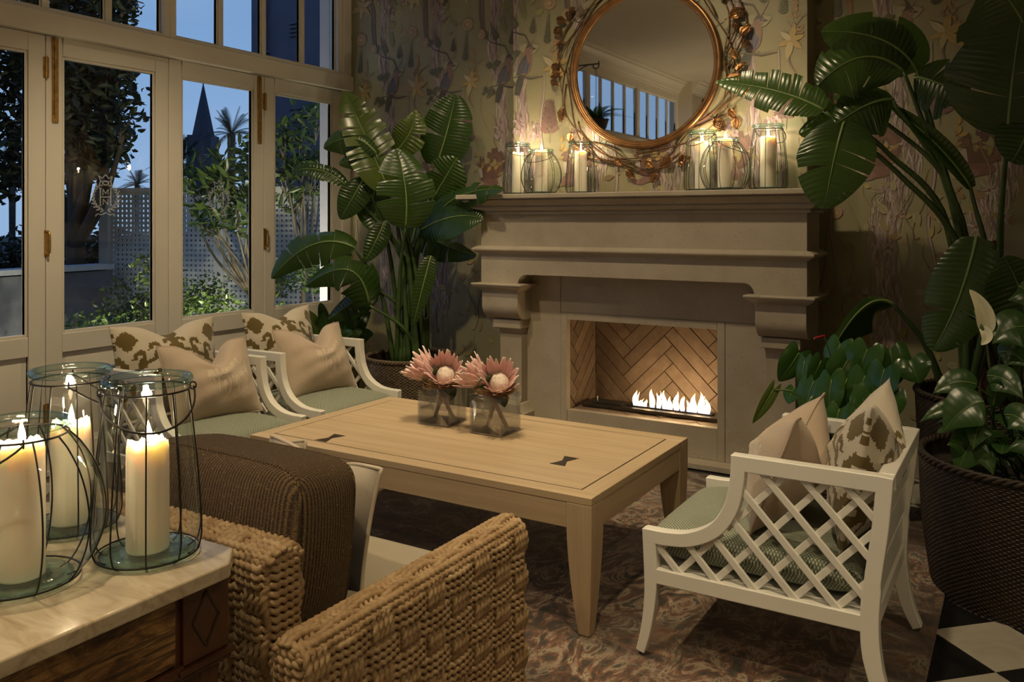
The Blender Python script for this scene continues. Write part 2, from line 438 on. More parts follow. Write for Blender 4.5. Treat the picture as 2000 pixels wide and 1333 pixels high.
# transom lights
ZT0, ZT1 = 2.637, 3.36
def make_transom():
    t = empty('window_1'); W = 2 * LEAFW; n = 4; post = .05; mul = .036
    f = MB().box(-.046, .012, 0, post, ZT0 - .0, ZT1 + .06).box(-.046, .012, W - post, W, ZT0, ZT1 + .06)
    f.box(-.046, .010, post, W - post, ZT1, ZT1 + .06).box(-.046, .010, post, W - post, ZT0, ZT0 + .03)
    pw = (W - 2 * post - (n - 1) * mul) / n
    for k in range(n - 1):
        y = post + (k + 1) * pw + k * mul; f.box(-.044, -.008, y, y + mul, ZT0 + .03, ZT1)
    f.build('sash_frame', PAINT, t, bevel=.004, local=True)
    for k in range(n):
        y = post + k * (pw + mul)
        b = MB(); w = .012
        for (a, c, d, e) in ((y, y + w, ZT0 + .03, ZT1), (y + pw - w, y + pw, ZT0 + .03, ZT1), (y + w, y + pw - w, ZT0 + .03, ZT0 + .03 + w), (y + w, y + pw - w, ZT1 - w, ZT1)):
            b.box(-.040, -.016, a, c, d, e)
        b.build('glazing_bead', PAINT, t, bevel=.002, local=True)
        box('pane', GLASS, -.034, -.030, y + .002, y + pw - .002, ZT0 + .032, ZT1 - .002, t, bevel=0, local=True)
    return t
win0 = make_transom()
for k in range(5):
    t = win0 if k == 0 else copy_tree(win0)
    t.location = (XW, YJ - (k + 1) * 2 * LEAFW, 0); t.name = 'window_%d' % (k + 1); tag(t, kind='structure')
tag(box('trim_4', PAINT, XW - .12, XW + .03, YJ, YW, ZL1 + .125, ZC, bevel=.003), kind='structure')
tag(box('wall_west', PAINT, XW - .14, XW + .01, YS, YJ, ZT1 + .06, ZC, bevel=0), kind='structure')
# pier and plain wall beyond the glazing, behind the photographer
pier = MB().box(XW - .14, XW + .24, YS - .95, YS, 0, ZC).box(XW - .14, XW + .01, -6.1, YS - .95, 0, 2.7).box(XW - .14, XW + .01, -6.1, YS - .95, 3.36, ZC)
tag(pier.build('wall_pier', PAINT2), kind='structure')
t = copy_tree(win0); t.location = (XW, YS - .95 - 2 * LEAFW, .03); t.name = 'window_6'; tag(t, kind='structure')
# crown cornice along the window wall and around the pier
prof = [(0, -.20), (.015, -.20), (.02, -.17), (.035, -.165), (.05, -.12), (.085, -.085), (.12, -.06), (.125, -.03), (.15, -.025), (.155, 0), (0, 0)]
cn = MB()
cn.prism(prof, lambda a, b, d: (XW + .01 + a, d, ZC + b), YS, YW)
cn.prism(prof, lambda a, b, d: (XW + .24 + a, d, ZC + b), YS - .95, YS)
cn.prism(prof, lambda a, b, d: (XW + .01 + a, d, ZC + b), -6.1, YS - .95)
tag(cn.build('trim_5', PAINT, auto=30), kind='structure')
# ================================================================== FIREPLACE
FX, FYS, FYB = -2.0625, 4.90, 4.72      # centre, surround plane, beam plane
fp = empty('fireplace', (FX, 4.95, 0), 0, 'carved limestone fireplace with corbels, deep mantel shelf and open firebox', 'fireplace')
def fbox(name, x0, x1, y0, y1, z0, z1, bevel=.004, mat=None, parent=None):
    return box(name, mat or STONE, FX + x0, FX + x1, y0, y1, z0, z1, parent or fp, bevel=bevel)
# mantel shelf: moulded front swept round three sides
def moulding(name, prof, hx, yf, yb, parent=fp):
    """prof: (outward, z) pairs; swept left side, front, right side with mitres"""
    mb = MB(); rings = []
    for (o, z) in prof:
        rings.append([(FX - hx - o, yb, z), (FX - hx - o, yf - o, z), (FX + hx + o, yf - o, z), (FX + hx + o, yb, z)])
    mb.grid(rings)
    top = rings[-1]; bot = rings[0]
    mb.add(top, [(0, 1, 2, 3)]); mb.add(bot, [(3, 2, 1, 0)])
    mb.add([r[0] for r in rings], [tuple(range(len(rings)))]); mb.add([r[3] for r in rings], [tuple(range(len(rings)))[::-1]])
    return mb.build(name, STONE, parent, auto=14)
moulding('mantel_shelf', [(0, 1.497), (.022, 1.497), (.022, 1.512), (.018, 1.516), (.026, 1.518), (.04, 1.524), (.048, 1.535), (.05, 1.545), (.044, 1.5455), (.044, 1.551), (.060, 1.552), (.064, 1.562), (.076, 1.574), (.09, 1.582), (.096, 1.588), (.086, 1.5885), (.086, 1.594), (.118, 1.595), (.122, 1.600), (.122, 1.621), (.117, 1.626)], 1.05, FYB, BY + .0)
fbox('frieze', -1.05, 1.05, FYB, BY, 1.285, 1.498, .003)
moulding('string_course', [(0, 1.236), (.012, 1.238), (.018, 1.246), (.03, 1.252), (.042, 1.258), (.046, 1.266), (.044, 1.274), (.036, 1.28), (.02, 1.287), (0, 1.292)], 1.05, FYB, BY)
# arched lintel
def arc(cx, cz, r, a0, a1, n=7): return [(cx + r * math.cos(R_(a0 + (a1 - a0) * k / n)), cz + r * math.sin(R_(a0 + (a1 - a0) * k / n))) for k in range(n + 1)]
ai = .765; rr = .062; zb = 1.04; za = 1.105
poly = [(-1.05, zb), (-ai, zb)] + arc(-ai + rr, za - rr, rr, 180, 90) + arc(ai - rr, za - rr, rr, 90, 0) + [(ai, zb), (1.05, zb), (1.05, 1.24), (-1.05, 1.24)]
MB().prism(poly, lambda a, b, d: (FX + a, d, b), FYB, BY).build('lintel', STONE, fp, bevel=.003)
# corbels with cap mouldings, necking blocks, pilasters and bases
for s in (-1, 1):
    xi, xo = sorted((s * .765, s * 1.05))
    cp = MB(); rings = []
    for (o, z) in [(0, .995), (.012, 1.0), (.02, 1.008), (.034, 1.016), (.04, 1.02), (.04, 1.026), (.048, 1.03), (.05, 1.037), (.046, 1.043), (0, 1.046)]:
        rings.append([(FX + xi - o, BY, z), (FX + xi - o, FYB - o, z), (FX + xo + o, FYB - o, z), (FX + xo + o, BY, z)])
    cp.grid(rings); cp.add(rings[-1], [(0, 1, 2, 3)]); cp.add(rings[0], [(3, 2, 1, 0)])
    cap = cp.build('corbel_cap', STONE, fp, auto=25)
    prof = [(FYB + .003, 1.0), (FYB + .003, .90)] + [(FYB + .003 + .105 * (1 - math.cos(R_(a))), .90 - .10 * math.sin(R_(a))) for a in range(10, 91, 10)] + [(BY, .80), (BY, 1.0)]
    MB().prism(prof, lambda a, b, d: (FX + d, a, b), xi + .004, xo - .004).build('corbel', STONE, fp, bevel=.004)
    bi, bo = sorted((s * .785, s * 1.0))
    fbox('necking_block', bi, bo, 4.785, BY, .742, .801)
    shx = [(4.80, .742), (4.806, .73), (4.822, .715), (4.826, .70), (4.826, .285), (4.82, .28), (4.815, .262), (4.80, .255), (4.79, .225), (4.772, .20), (4.765, .19), (4.765, .0), (BY, 0), (BY, .742)]
    pi_, po = sorted((s * .80, s * .965))
    MB().prism(shx, lambda a, b, d: (FX + d, a, b), pi_, po).build('pilaster', STONE, fp, bevel=.003)
    qi, qo = sorted((s * .745, s * 1.0))
    MB().prism([(qi, 0), (qo, 0), (qo, .19), (qo - .012, .20), (qo - .035, .25), (qi + .035, .25), (qi + .012, .20), (qi, .19)], lambda a, b, d: (FX + a, d, b), 4.75, BY).build('pilaster_base', STONE, fp, bevel=.003)
# surround slabs: joints left open between them
j = .0015; ox, z0, z1 = .5, .226, .812; fw = .045
fbox('surround_slab', -.80, -ox - fw - j, FYS, BY, .035, 1.2, .002)
fbox('surround_slab', ox + fw + j, .80, FYS, BY, .035, z1 + fw, .002)
fbox('surround_slab', -ox - fw + j, .80, FYS, BY, z1 + fw + j, 1.2, .002)
fbox('surround_frame', -ox - fw, -ox, FYS - .002, FYS + .05, .035, z1 + fw, .002)
fbox('surround_frame', ox, ox + fw, FYS - .004, FYS + .05, .035, z1 + fw, .002)
fbox('surround_frame', -ox + j, ox - j, FYS - .002, FYS + .05, z1, z1 + fw, .002)
fbox('hearth_slab', -ox + j, ox - j, FYS, FYS + .05, .035, z0, .002)
fbox('plinth_slab', -1.0, 1.0, 4.79, BY, 0, .034, .004)
# firebox lined with herringbone firebricks
def brick_mat():
    m, nt, out = newmat('firebrick'); oi = N(nt, 'ShaderNodeObjectInfo'); v = coords(nt)
    n = noise(nt, v, 14, 5, .65)
    c = ramp(nt, n, [(.3, (.17, .115, .072)), (.7, (.27, .195, .13))])
    c = mixc(nt, math_(nt, 'MULTIPLY', oi.outputs['Random'], .55), c, (.11, .07, .045))
    princ(nt, out, c, .75, bump(nt, noise(nt, v, 60, 4), .25, .003)); return m
BRICK = brick_mat()
MORTAR = plain('dark_mortar', (.06, .042, .03), .9)
FY0, FYBK = FYS + .05, 5.33
bxm = MB()
bxm.box(FX - .56, FX + .56, FYBK + .012, FYBK + .03, .15, .9).box(FX - .56, FX - ox - .012, FY0, FYBK + .03, .15, .9).box(FX + ox + .012, FX + .56, FY0, FYBK + .03, .15, .9)
bxm.box(FX - .56, FX + .56, FY0, FYBK + .03, .15, z0 - .014).box(FX - .56, FX + .56, FY0, FYBK + .03, z1 + .002, z1 + .03)
bxm.build('firebox_shell', MORTAR, fp)
def herring(a0, a1, b0, b1, L, W, fn, ang=45, oa=0, ob=0):
    """herringbone cells clipped to a rectangle; fn(a,b,depth)->3d"""
    def clip(poly, ax, v, keep):
        out = []
        for p, q in zip(poly, poly[1:] + poly[:1]):
            ip = (p[ax] - v) * keep >= 0; iq = (q[ax] - v) * keep >= 0
            if ip: out.append(p)
            if ip != iq:
                t = (v - p[ax]) / (q[ax] - p[ax]); out.append((p[0] + t * (q[0] - p[0]), p[1] + t * (q[1] - p[1])))
        return out
    ca, sa = math.cos(R_(ang)), math.sin(R_(ang)); g = .0022
    res = []
    for i in range(-14, 15):
        for k in range(-14, 15):
            x0_ = (i * W) + k * (L); y0_ = (i * W) - k * (L)
            for (x, y, w, h) in ((x0_, y0_, L, W), (x0_, y0_ + W, W, L)):
                P = [(x + g, y + g), (x + w - g, y + g), (x + w - g, y + h - g), (x + g, y + h - g)]
                P = [(p * ca - q * sa + oa, p * sa + q * ca + ob) for p, q in P]
                for ax, v, kp in ((0, a0, 1), (0, a1, -1), (1, b0, 1), (1, b1, -1)):
                    P = clip(P, ax, v, kp)
                    if len(P) < 3: break
                if len(P) >= 3:
                    A = abs(sum(p[0] * q[1] - p[1] * q[0] for p, q in zip(P, P[1:] + P[:1]))) / 2
                    if A > 1e-4: res.append(P)
    for P in res:
        dp = random.uniform(-.002, .002)
        mb = MB()
        mb.prism(P, fn, -.0 + dp, .012)
        mb.build('firebrick', BRICK, fp, bevel=.0012, seg=1)
random.seed(4)
herring(FX - ox, FX + ox, z0 - .002, z1, .42, .084, lambda a, b, d: (a, FYBK + d, b), 45, FX + .36, .10)
herring(FY0 + .002, FYBK, z0 - .002, z1, .42, .084, lambda a, b, d: (FX - ox - d, a, b), 45, 5.06, .2)
herring(FY0 + .002, FYBK, z0 - .002, z1, .42, .084, lambda a, b, d: (FX + ox + d, a, b), 45, 5.06, .2)
herring(FX - ox, FX + ox, FY0 - .0, FYBK, .42, .084, lambda a, b, d: (a, b, z0 - .002 - d), 45, FX + .1, 5.0)
# gas burner tray with row of flames
STEEL = plain('burner_steel', (.10, .085, .07), .35, metal=.9, var=.2, scale=20)
bn = empty('gas_burner', (FX, 5.12, z0), 0, 'long black steel gas burner tray on firebox floor with open slot', 'burner')
zt = z0 + .003
tray = MB().box(FX - .46, FX + .46, 5.04, 5.21, zt, zt + .022)
tray.build('burner_tray', STEEL, bn, bevel=.002)
sl = MB(); sl.box(FX - .16, FX + .40, 5.095, 5.10, zt + .022, zt + .03).box(FX - .16, FX + .40, 5.145, 5.15, zt + .022, zt + .03).box(FX - .162, FX - .157, 5.095, 5.15, zt + .022, zt + .03).box(FX + .398, FX + .403, 5.095, 5.15, zt + .022, zt + .03)
sl.build('burner_slot', STEEL, bn)
cv = MB().box(FX - .40, FX - .19, 5.07, 5.18, zt + .022, zt + .030); cv.build('control_cover', IRON, bn, bevel=.001)
MB().lathe([(.004, 0), (.004, .03), (0, .031)], 8, (FX - .38, 5.11, zt + .03)).build('igniter_pin', WHITE, bn, smooth=True)
def flame_mat(name, strength, c0, c1):
    m, nt, out = newmat(name); tc = N(nt, 'ShaderNodeTexCoord'); sx = N(nt, 'ShaderNodeSeparateXYZ'); nt.links.new(tc.outputs['Generated'], sx.inputs[0])
    c = ramp(nt, sx.outputs['Z'], [(0, c0), (.25, (1, .80, .46)), (.7, c1), (1, (1, .55, .18))])
    e = N(nt, 'ShaderNodeEmission'); nt.links.new(c, e.inputs[0]); e.inputs[1].default_value = strength
    tr_ = N(nt, 'ShaderNodeBsdfTransparent'); mx = N(nt, 'ShaderNodeMixShader'); mx.inputs[0].default_value = .82
    nt.links.new(tr_.outputs[0], mx.inputs[1]); nt.links.new(e.outputs[0], mx.inputs[2]); nt.links.new(mx.outputs[0], out.inputs[0]); return m
FLAME = flame_mat('gas_flame', 3.6, (.75, .75, 1.0), (1, .84, .55))
fl = empty('fire', (FX + .12, 5.122, zt + .024), 0, 'row of bright yellow gas flames burning along burner slot', 'fire')
random.seed(11)
for (xc, h, w) in ((-.115, .10, .030), (-.075, .045, .022), (-.045, .05, .022), (.0, .115, .034), (.045, .10, .03), (.085, .12, .034), (.125, .085, .028), (.165, .115, .036), (.205, .095, .03), (.245, .075, .028), (.28, .12, .04), (.325, .135, .042), (.365, .10, .034)):
    mb = MB()
    for q in range(2):
        w_ = w * (1 if q == 0 else .6); h_ = h * (1 if q == 0 else random.uniform(.6, 1.15)); dx = 0 if q == 0 else random.uniform(-.02, .02)
        ph = random.uniform(0, 6); pts = []; rad = []
        for k in range(11):
            t = k / 10; pts.append((FX + xc + dx + .010 * math.sin(ph + t * 5) * t, 5.122 + .008 * math.cos(ph + t * 4) * t, zt + .024 + h_ * t)); rad.append(max(.0008, w_ * .62 * (math.sin(math.pi * min(1, .22 + t * .78)) ** .9) * (1 - .35 * t)))
        mb.tube(pts, rad, 9, flat=.55)
    mb.build('flame', FLAME, fl, smooth=True)
for xc, pw_ in ((-.02, 2.2), (.15, 4.0), (.31, 6.0)): lamp('fire_light', 'POINT', (FX + xc, 5.12, zt + .085), pw_, (1, .66, .32), fl, .04)
# ================================================================== WALLPAPER PRINT (flat print lying on the paper)
def print_mat():
    m, nt, out = newmat('wallpaper_print'); a = N(nt, 'ShaderNodeVertexColor'); a.layer_name = 'Col'; v = coords(nt)
    n = noise(nt, coords(nt, (60, 60, 18)), 1, 4, .7)
    c = mixc(nt, math_(nt, 'MULTIPLY', n, .45), a.outputs[0], (.24, .21, .13))
    princ(nt, out, c, .5, bump(nt, noise(nt, coords(nt, (260, 260, 30)), 1, 2), .1, .001)); return m
PRINT = print_mat()
class Art:
    def __init__(s): s.p = []
    def poly(s, pts, col): s.p.append((pts, col))
    def stroke(s, path, w, col, taper=True):
        n = len(path)
        for i in range(n - 1):
            (x0, z0), (x1, z1) = path[i], path[i + 1]; dx, dz = x1 - x0, z1 - z0; L = math.hypot(dx, dz) or 1e-6; nx, nz = -dz / L, dx / L
            def ww(k):
                t = k / (n - 1); return w / 2 * ((math.sin(math.pi * (.08 + .84 * t)) ** .7) if taper else 1)
            a, b = ww(i), ww(i + 1)
            s.poly([(x0 + nx * a, z0 + nz * a), (x1 + nx * b, z1 + nz * b), (x1 - nx * b, z1 - nz * b), (x0 - nx * a, z0 - nz * a)], col)
    def leaf(s, x, z, L, ang, col, w=.42, vein=None):
        ca, sa = math.cos(ang), math.sin(ang); P = []
        for k in range(9):
            t = k / 8; P.append((t * L, L * w * .5 * math.sin(math.pi * t ** .8)))
        up = P; dn = [(a, -b) for a, b in P[::-1][1:-1]]
        s.poly([(x + a * ca - b * sa, z + a * sa + b * ca) for a, b in up + dn], col)
        if vein: s.stroke([(x, z), (x + L * .9 * ca, z + L * .9 * sa)], L * .05, vein)
    def blob(s, x, z, rx, rz, col, ang=0, n=12, jit=0):
        s.poly([(x + (rx * math.cos(t) * math.cos(ang) - rz * math.sin(t) * math.sin(ang)), z + (rx * math.cos(t) * math.sin(ang) + rz * math.sin(t) * math.cos(ang))) for t in [2 * math.pi * k / n for k in range(n)]], col)
def wig(p0, p1, amp, n, ph, fr=2.0):
    out = []
    for k in range(n + 1):
        t = k / n; out.append((p0[0] + (p1[0] - p0[0]) * t + amp * math.sin(ph + t * fr * 6.28), p0[1] + (p1[1] - p0[1]) * t))
    return out
LIL = [(.40, .31, .33), (.50, .42, .42), (.30, .21, .25), (.24, .16, .17), (.46, .36, .34), (.34, .29, .27), (.19, .13, .12)]
def motif(seed):
    r = random.Random(seed); A = Art(); U = r.uniform
    def trunk(path, w, n, pal=LIL):
        for k in range(n):
            i = U(0, len(path) - 1.001); a = int(i); t = i - a; x = path[a][0] + (path[a + 1][0] - path[a][0]) * t; z = path[a][1] + (path[a + 1][1] - path[a][1]) * t
            x += U(-.5, .5) * w; L = U(.05, .16)
            A.stroke(wig((x, z), (x + U(-.012, .012), z - L), U(.002, .007), 6, U(0, 6), U(.5, 1.4)), U(.004, .014), r.choice(pal))
    # pale lilac bark running the height of the drop
    tp = wig((-.13, 3.66), (-.06, 1.95), .035, 14, .6, 1.3); trunk(tp, .10, 230)
    tp2 = wig((-.03, 1.95), (-.16, .75), .05, 12, 2.2, 1.0); trunk(tp2, .17, 320)
    A.stroke(tp, .02, (.30, .22, .24), False); trunk(tp, .07, 50)
    # second slim winding trunk
    w2 = wig((.10, 2.45), (.13, 1.1), .02, 16, 1.1, 2.1); A.stroke(w2, .022, (.33, .26, .26)); A.stroke([(x + .004, z) for x, z in w2], .006, (.46, .38, .37)); A.stroke([(x - .006, z) for x, z in w2], .004, (.17, .11, .11))
    # dark curved branch and twigs
    A.stroke([(-.27, 3.3), (-.235, 3.14), (-.235, 3.0), (-.225, 2.88), (-.19, 2.80)], .042, (.105, .065, .065))
    A.stroke([(-.26, 3.28), (-.228, 3.14), (-.228, 3.0), (-.215, 2.9)], .008, (.22, .15, .15))
    A.stroke([(-.22, 2.84), (-.15, 2.775), (-.08, 2.75), (-.03, 2.735), (0, 2.68), (.02, 2.60)], .011, (.055, .045, .04))
    A.stroke(wig((-.36, 2.62), (-.30, 2.30), .03, 10, 0, 1.0), .012, (.20, .13, .12))
    A.stroke([(-.33, 2.55), (-.27, 2.63), (-.20, 2.66)], .008, (.20, .13, .12)); A.stroke([(.015, 2.66), (.055, 2.73), (.05, 2.82)], .008, (.3, .24, .24))
    # dark fir sprigs
    for (x, z, L, a, n) in ((-.10, 2.79, .16, 1.95, 13), (-.05, 3.1, .2, 1.4, 14), (-.17, 2.82, .1, 2.6, 8), (-.38, 2.66, .24, 1.5, 14), (.03, 2.74, .12, 1.5, 9)):
        c = r.choice([(.035, .042, .025), (.06, .06, .035), (.075, .085, .045)])
        for k in range(n):
            t = k / n; px, pz = x + L * t * math.cos(a), z + L * t * math.sin(a)
            for s in (-1, 1): A.leaf(px, pz, .034 * (1.2 - t), a + s * .85, c, .36)
    # orange cypress plume, roses, olive leaves
    for k in range(46):
        t = U(0, 1); A.leaf(-.31 + U(-.035, .035) * (1.2 - t), 2.50 + .24 * t, U(.014, .03), U(.6, 2.4), r.choice([(.42, .22, .09), (.36, .20, .09), (.30, .19, .10)]), .5)
    for (x, z, s) in ((-.235, 2.84, .035), (.16, 2.93, .05), (.14, 1.5, .035)):
        for q, c in ((1, (.33, .22, .12)), (.78, (.42, .29, .18)), (.55, (.30, .19, .12)), (.33, (.45, .33, .2))): A.blob(x + U(-.004, .004), z + U(-.004, .004), s * q * 1.1, s * q, c, U(0, 3), 9)
    for k in range(9): A.leaf(-.02 + U(-.06, .07), 2.98 + U(-.12, .2), U(.05, .09), U(0, 6.3), r.choice([(.24, .24, .08), (.30, .28, .10), (.19, .20, .08)]), .6, (.15, .14, .07))
    for (x, z, a) in ((.03, 2.66, -.4), (.05, 2.57, -.9), (.0, 2.5, -1.6), (.09, 2.62, .3)): A.leaf(x - .1, z, .095, a, (.34, .32, .2), .7, (.25, .23, .15))
    # pale star lilies
    for (cx, cz) in ((.19, 2.5), (.17, 3.2)):
        for k in range(6): A.leaf(cx, cz, U(.08, .13), k * 1.05 + .3, r.choice([(.44, .36, .18), (.40, .28, .10), (.48, .42, .28)]), .36, (.28, .2, .08))
    # jay: tail, wing, breast, head, bill, eye
    A.poly([(-.115, 2.33), (-.075, 2.32), (-.045, 2.40), (-.035, 2.47), (-.075, 2.47), (-.105, 2.41)], (.03, .035, .04))
    A.stroke([(-.17, 2.44), (-.08, 2.455), (.02, 2.43), (.11, 2.44)], .011, (.06, .05, .045))
    A.poly([(-.09, 2.47), (-.03, 2.455), (.01, 2.49), (.025, 2.56), (.012, 2.625), (-.03, 2.63), (-.065, 2.56)], (.235, .13, .11))
    A.poly([(-.10, 2.46), (-.045, 2.475), (-.01, 2.54), (-.02, 2.60), (-.055, 2.57), (-.085, 2.52)], (.035, .045, .085))
    A.poly([(-.045, 2.475), (-.012, 2.47), (.006, 2.53), (-.01, 2.56)], (.06, .075, .17))
    for k in range(5): A.stroke([(-.085 + k * .012, 2.475), (-.05 + k * .012, 2.565)], .004, (.35, .31, .29))
    A.blob(.005, 2.635, .034, .033, (.22, .125, .105)); A.poly([(-.025, 2.64), (-.01, 2.668), (.02, 2.668), (.034, 2.65), (.0, 2.648)], (.05, .04, .04))
    A.poly([(.032, 2.645), (.064, 2.63), (.032, 2.625)], (.05, .045, .04)); A.blob(.016, 2.64, .0055, .0055, (.02, .02, .02)); A.stroke([(.005, 2.625), (.03, 2.622)], .007, (.4, .36, .32))
    for s in (0, 1): A.stroke([(-.03 + .03 * s, 2.465), (-.025 + .03 * s, 2.435)], .005, (.25, .15, .12))
    # oak leaves on the branch
    for k in range(12): A.leaf(-.20 + U(0, .11), 2.40 + U(-.03, .08), U(.03, .06), U(1.2, 4.5), r.choice([(.04, .05, .03), (.07, .08, .04), (.1, .1, .05)]), .62)
    A.leaf(-.13, 2.60, .07, 3.0, (.06, .07, .035), .75, (.03, .035, .02)); A.leaf(-.13, 2.60, .07, .4, (.06, .07, .035), .75, (.03, .035, .02)); A.leaf(-.12, 2.61, .06, -1.5, (.09, .09, .06), .7)
    # red squirrel with curled tail
    sx, sz = -.175, 1.83
    A.poly([(sx - .07, sz - .06), (sx - .02, sz - .09), (sx + .04, sz - .085), (sx + .07, sz - .03), (sx + .055, sz + .03), (sx + .01, sz + .055), (sx - .04, sz + .04), (sx - .065, sz)], (.10, .035, .028))
    A.blob(sx - .065, sz + .055, .034, .03, (.125, .045, .032)); A.poly([(sx - .075, sz + .08), (sx - .068, sz + .112), (sx - .052, sz + .078)], (.08, .03, .02)); A.poly([(sx - .05, sz + .08), (sx - .04, sz + .108), (sx - .03, sz + .07)], (.08, .03, .02))
    A.blob(sx - .072, sz + .06, .005, .005, (.01, .01, .01)); A.poly([(sx - .085, sz + .01), (sx - .055, sz + .02), (sx - .045, sz - .05), (sx - .07, sz - .06)], (.42, .35, .31))
    A.stroke([(sx + .05, sz - .06), (sx + .10, sz - .02), (sx + .115, sz + .06), (sx + .085, sz + .125), (sx + .03, sz + .125), (sx + .015, sz + .085), (sx + .045, sz + .07)], .075, (.095, .034, .03))
    A.stroke([(sx + .06, sz - .05), (sx + .105, sz + .0), (sx + .11, sz + .06), (sx + .08, sz + .115), (sx + .035, sz + .11)], .03, (.15, .055, .045))
    A.blob(sx + .0, sz - .095, .09, .035, (.16, .06, .055)); A.blob(sx - .05, sz - .115, .06, .03, (.21, .10, .095))
    for k in range(14): A.leaf(sx + U(-.12, .14), sz + U(-.02, .16), U(.03, .055), U(0, 6.3), r.choice([(.40, .26, .06), (.33, .23, .07), (.25, .20, .07)]), .5)
    # feathery white and mauve flowers, brown and yellow vine leaves down to the skirting
    for (cx, cz, s) in ((-.12, 1.62, .075), (-.05, 1.48, .07), (-.18, 1.42, .06), (-.1, 1.3, .06), (-.22, 1.02, .06)):
        for k in range(34):
            a = U(0, 6.28); L = U(.4, 1) * s; A.stroke([(cx + .01 * math.cos(a), cz + .01 * math.sin(a)), (cx + L * math.cos(a), cz + L * math.sin(a) * 1.1)], .007, r.choice([(.46, .40, .38), (.38, .31, .32), (.52, .47, .42), (.29, .22, .22)]))
        A.blob(cx, cz, .009, .009, (.25, .07, .06), 0, 8)
    for k in range(60):
        x, z = U(-.30, .26), U(.08, 1.75); A.leaf(x, z, U(.035, .09), U(0, 6.3), r.choice([(.27, .17, .07), (.35, .27, .09), (.40, .33, .13), (.20, .13, .07), (.30, .25, .12), (.36, .33, .2)]), U(.3, .6), (.16, .1, .05))
    for k in range(16):
        x, z = U(-.28, .24), U(.1, 2.2); A.stroke(wig((x, z), (x + U(-.09, .09), z + U(.2, .45)), U(.01, .03), 10, U(0, 6), U(.6, 1.5)), U(.003, .007), r.choice([(.10, .065, .05), (.30, .24, .10), (.25, .18, .16)]))
    # plum oak sprig
    sx, sz = .16, 1.98
    A.stroke([(sx, sz), (sx + .01, sz + .12), (sx - .01, sz + .27)], .006, (.15, .09, .09))
    for k in range(6):
        for s in (-1, 1):
            a = 1.57 - s * (1.05 - k * .12); L = .085 - .006 * k; x0, z0_ = sx, sz + .07 + k * .034; c = r.choice([(.135, .065, .075), (.17, .085, .09), (.115, .055, .06)])
            A.leaf(x0, z0_, L, a, c, .34)
            for q in (.35, .55, .75):
                for e in (-1, 1): A.blob(x0 + L * q * math.cos(a) - e * .011 * math.sin(a), z0_ + L * q * math.sin(a) + e * .011 * math.cos(a), .0105, .008, c, a, 8)
    # mauve blossom heads hanging among the bark
    for k in range(5):
        cx, cz = U(-.2, .12), U(2.75, 3.5) if k < 3 else U(2.0, 2.3)
        for q in range(26): A.leaf(cx + U(-.035, .035), cz + U(-.06, .06), U(.02, .045), U(-2.4, -.7), r.choice([(.26, .16, .20), (.34, .24, .27), (.20, .11, .14), (.42, .33, .35)]), .45)
    return A.p
MOTIFS = [motif(1), motif(2)]
PITCH = .522
def clipx(P, v, keep):
    out = []
    for p, q in zip(P, P[1:] + P[:1]):
        ip = (p[0] - v) * keep >= 0; iq = (q[0] - v) * keep >= 0
        if ip: out.append(p)
        if ip != iq:
            t = (v - p[0]) / (q[0] - p[0]); out.append((v, p[1] + t * (q[1] - p[1])))
    return out
def paper_print(x0, x1, y, phase, parent, zmin=.12, seed=0):
    k0 = math.floor((x0 - phase) / PITCH) - 1; k = k0
    while phase + k * PITCH < x1 + .5:
        u = phase + k * PITCH; mb = MB(); i = 0
        for P, col in MOTIFS[k % 2]:
            i += 1; Q = [(a + u, b) for a, b in P]
            if min(b for a, b in Q) < zmin or max(b for a, b in Q) > ZC: continue
            if min(a for a, b in Q) < x0 + .001: Q = clipx(Q, x0 + .001, 1)
            if len(Q) > 2 and max(a for a, b in Q) > x1 - .001: Q = clipx(Q, x1 - .001, -1)
            if len(Q) < 3: continue
            mb.add([(a, y - .0004 - i * 1.2e-6, b) for a, b in Q], [tuple(range(len(Q)))], col)
        if mb.f: mb.build('wallpaper_print', PRINT, parent)
        k += 1
paper_print(XW + .03, BX0, YW, -3.235, wall_n, 0.2)
paper_print(BX1, 1.4, YW, -.58, wall_n, 0.2)
paper_print(BX0, BX1, BY, -2.925, wall_b, 1.0)

# ================================================================== MIRROR WITH BRONZE WREATH
MX, MZ, MY = -2.083, 2.423, BY
BRONZE = plain('antique_bronze', (.23, .115, .045), .36, metal=.85, var=.3, scale=14, bs=.1)
BRONZE2 = plain('twig_bronze', (.15, .085, .04), .42, metal=.8, var=.35, scale=40, bs=.3, bscale=200)
mir = empty('round_mirror', (MX, MY, MZ), 0, 'large round wall mirror in bronze rim wreathed with bronze vines and leaves', 'mirror')
TM = Matrix.Translation((MX, MY, MZ)) @ Matrix.Rotation(math.pi / 2, 4, 'X')
mb = MB(); mb.T = TM; mb.lathe([(.462, .018), (.464, .030), (.472, .034), (.482, .030), (.486, .040), (.498, .044), (.510, .040), (.514, .028), (.512, .006), (.47, .006)], 96, caps=False); mb.build('frame', BRONZE, mir, smooth=True)
m_, nt_, out_ = newmat('mirror_silver'); princ(nt_, out_, (.86, .86, .84), .015, None, 1.0)
mb = MB(); mb.T = TM; mb.lathe([(0, .020), (.470, .020), (.470, .008), (0, .008)], 96, caps=False); mb.build('mirror_glass', m_, mir)
def wr(a, r, d=.02): return Vector((MX + r * math.cos(a), MY - d, MZ + r * math.sin(a)))
random.seed(21)
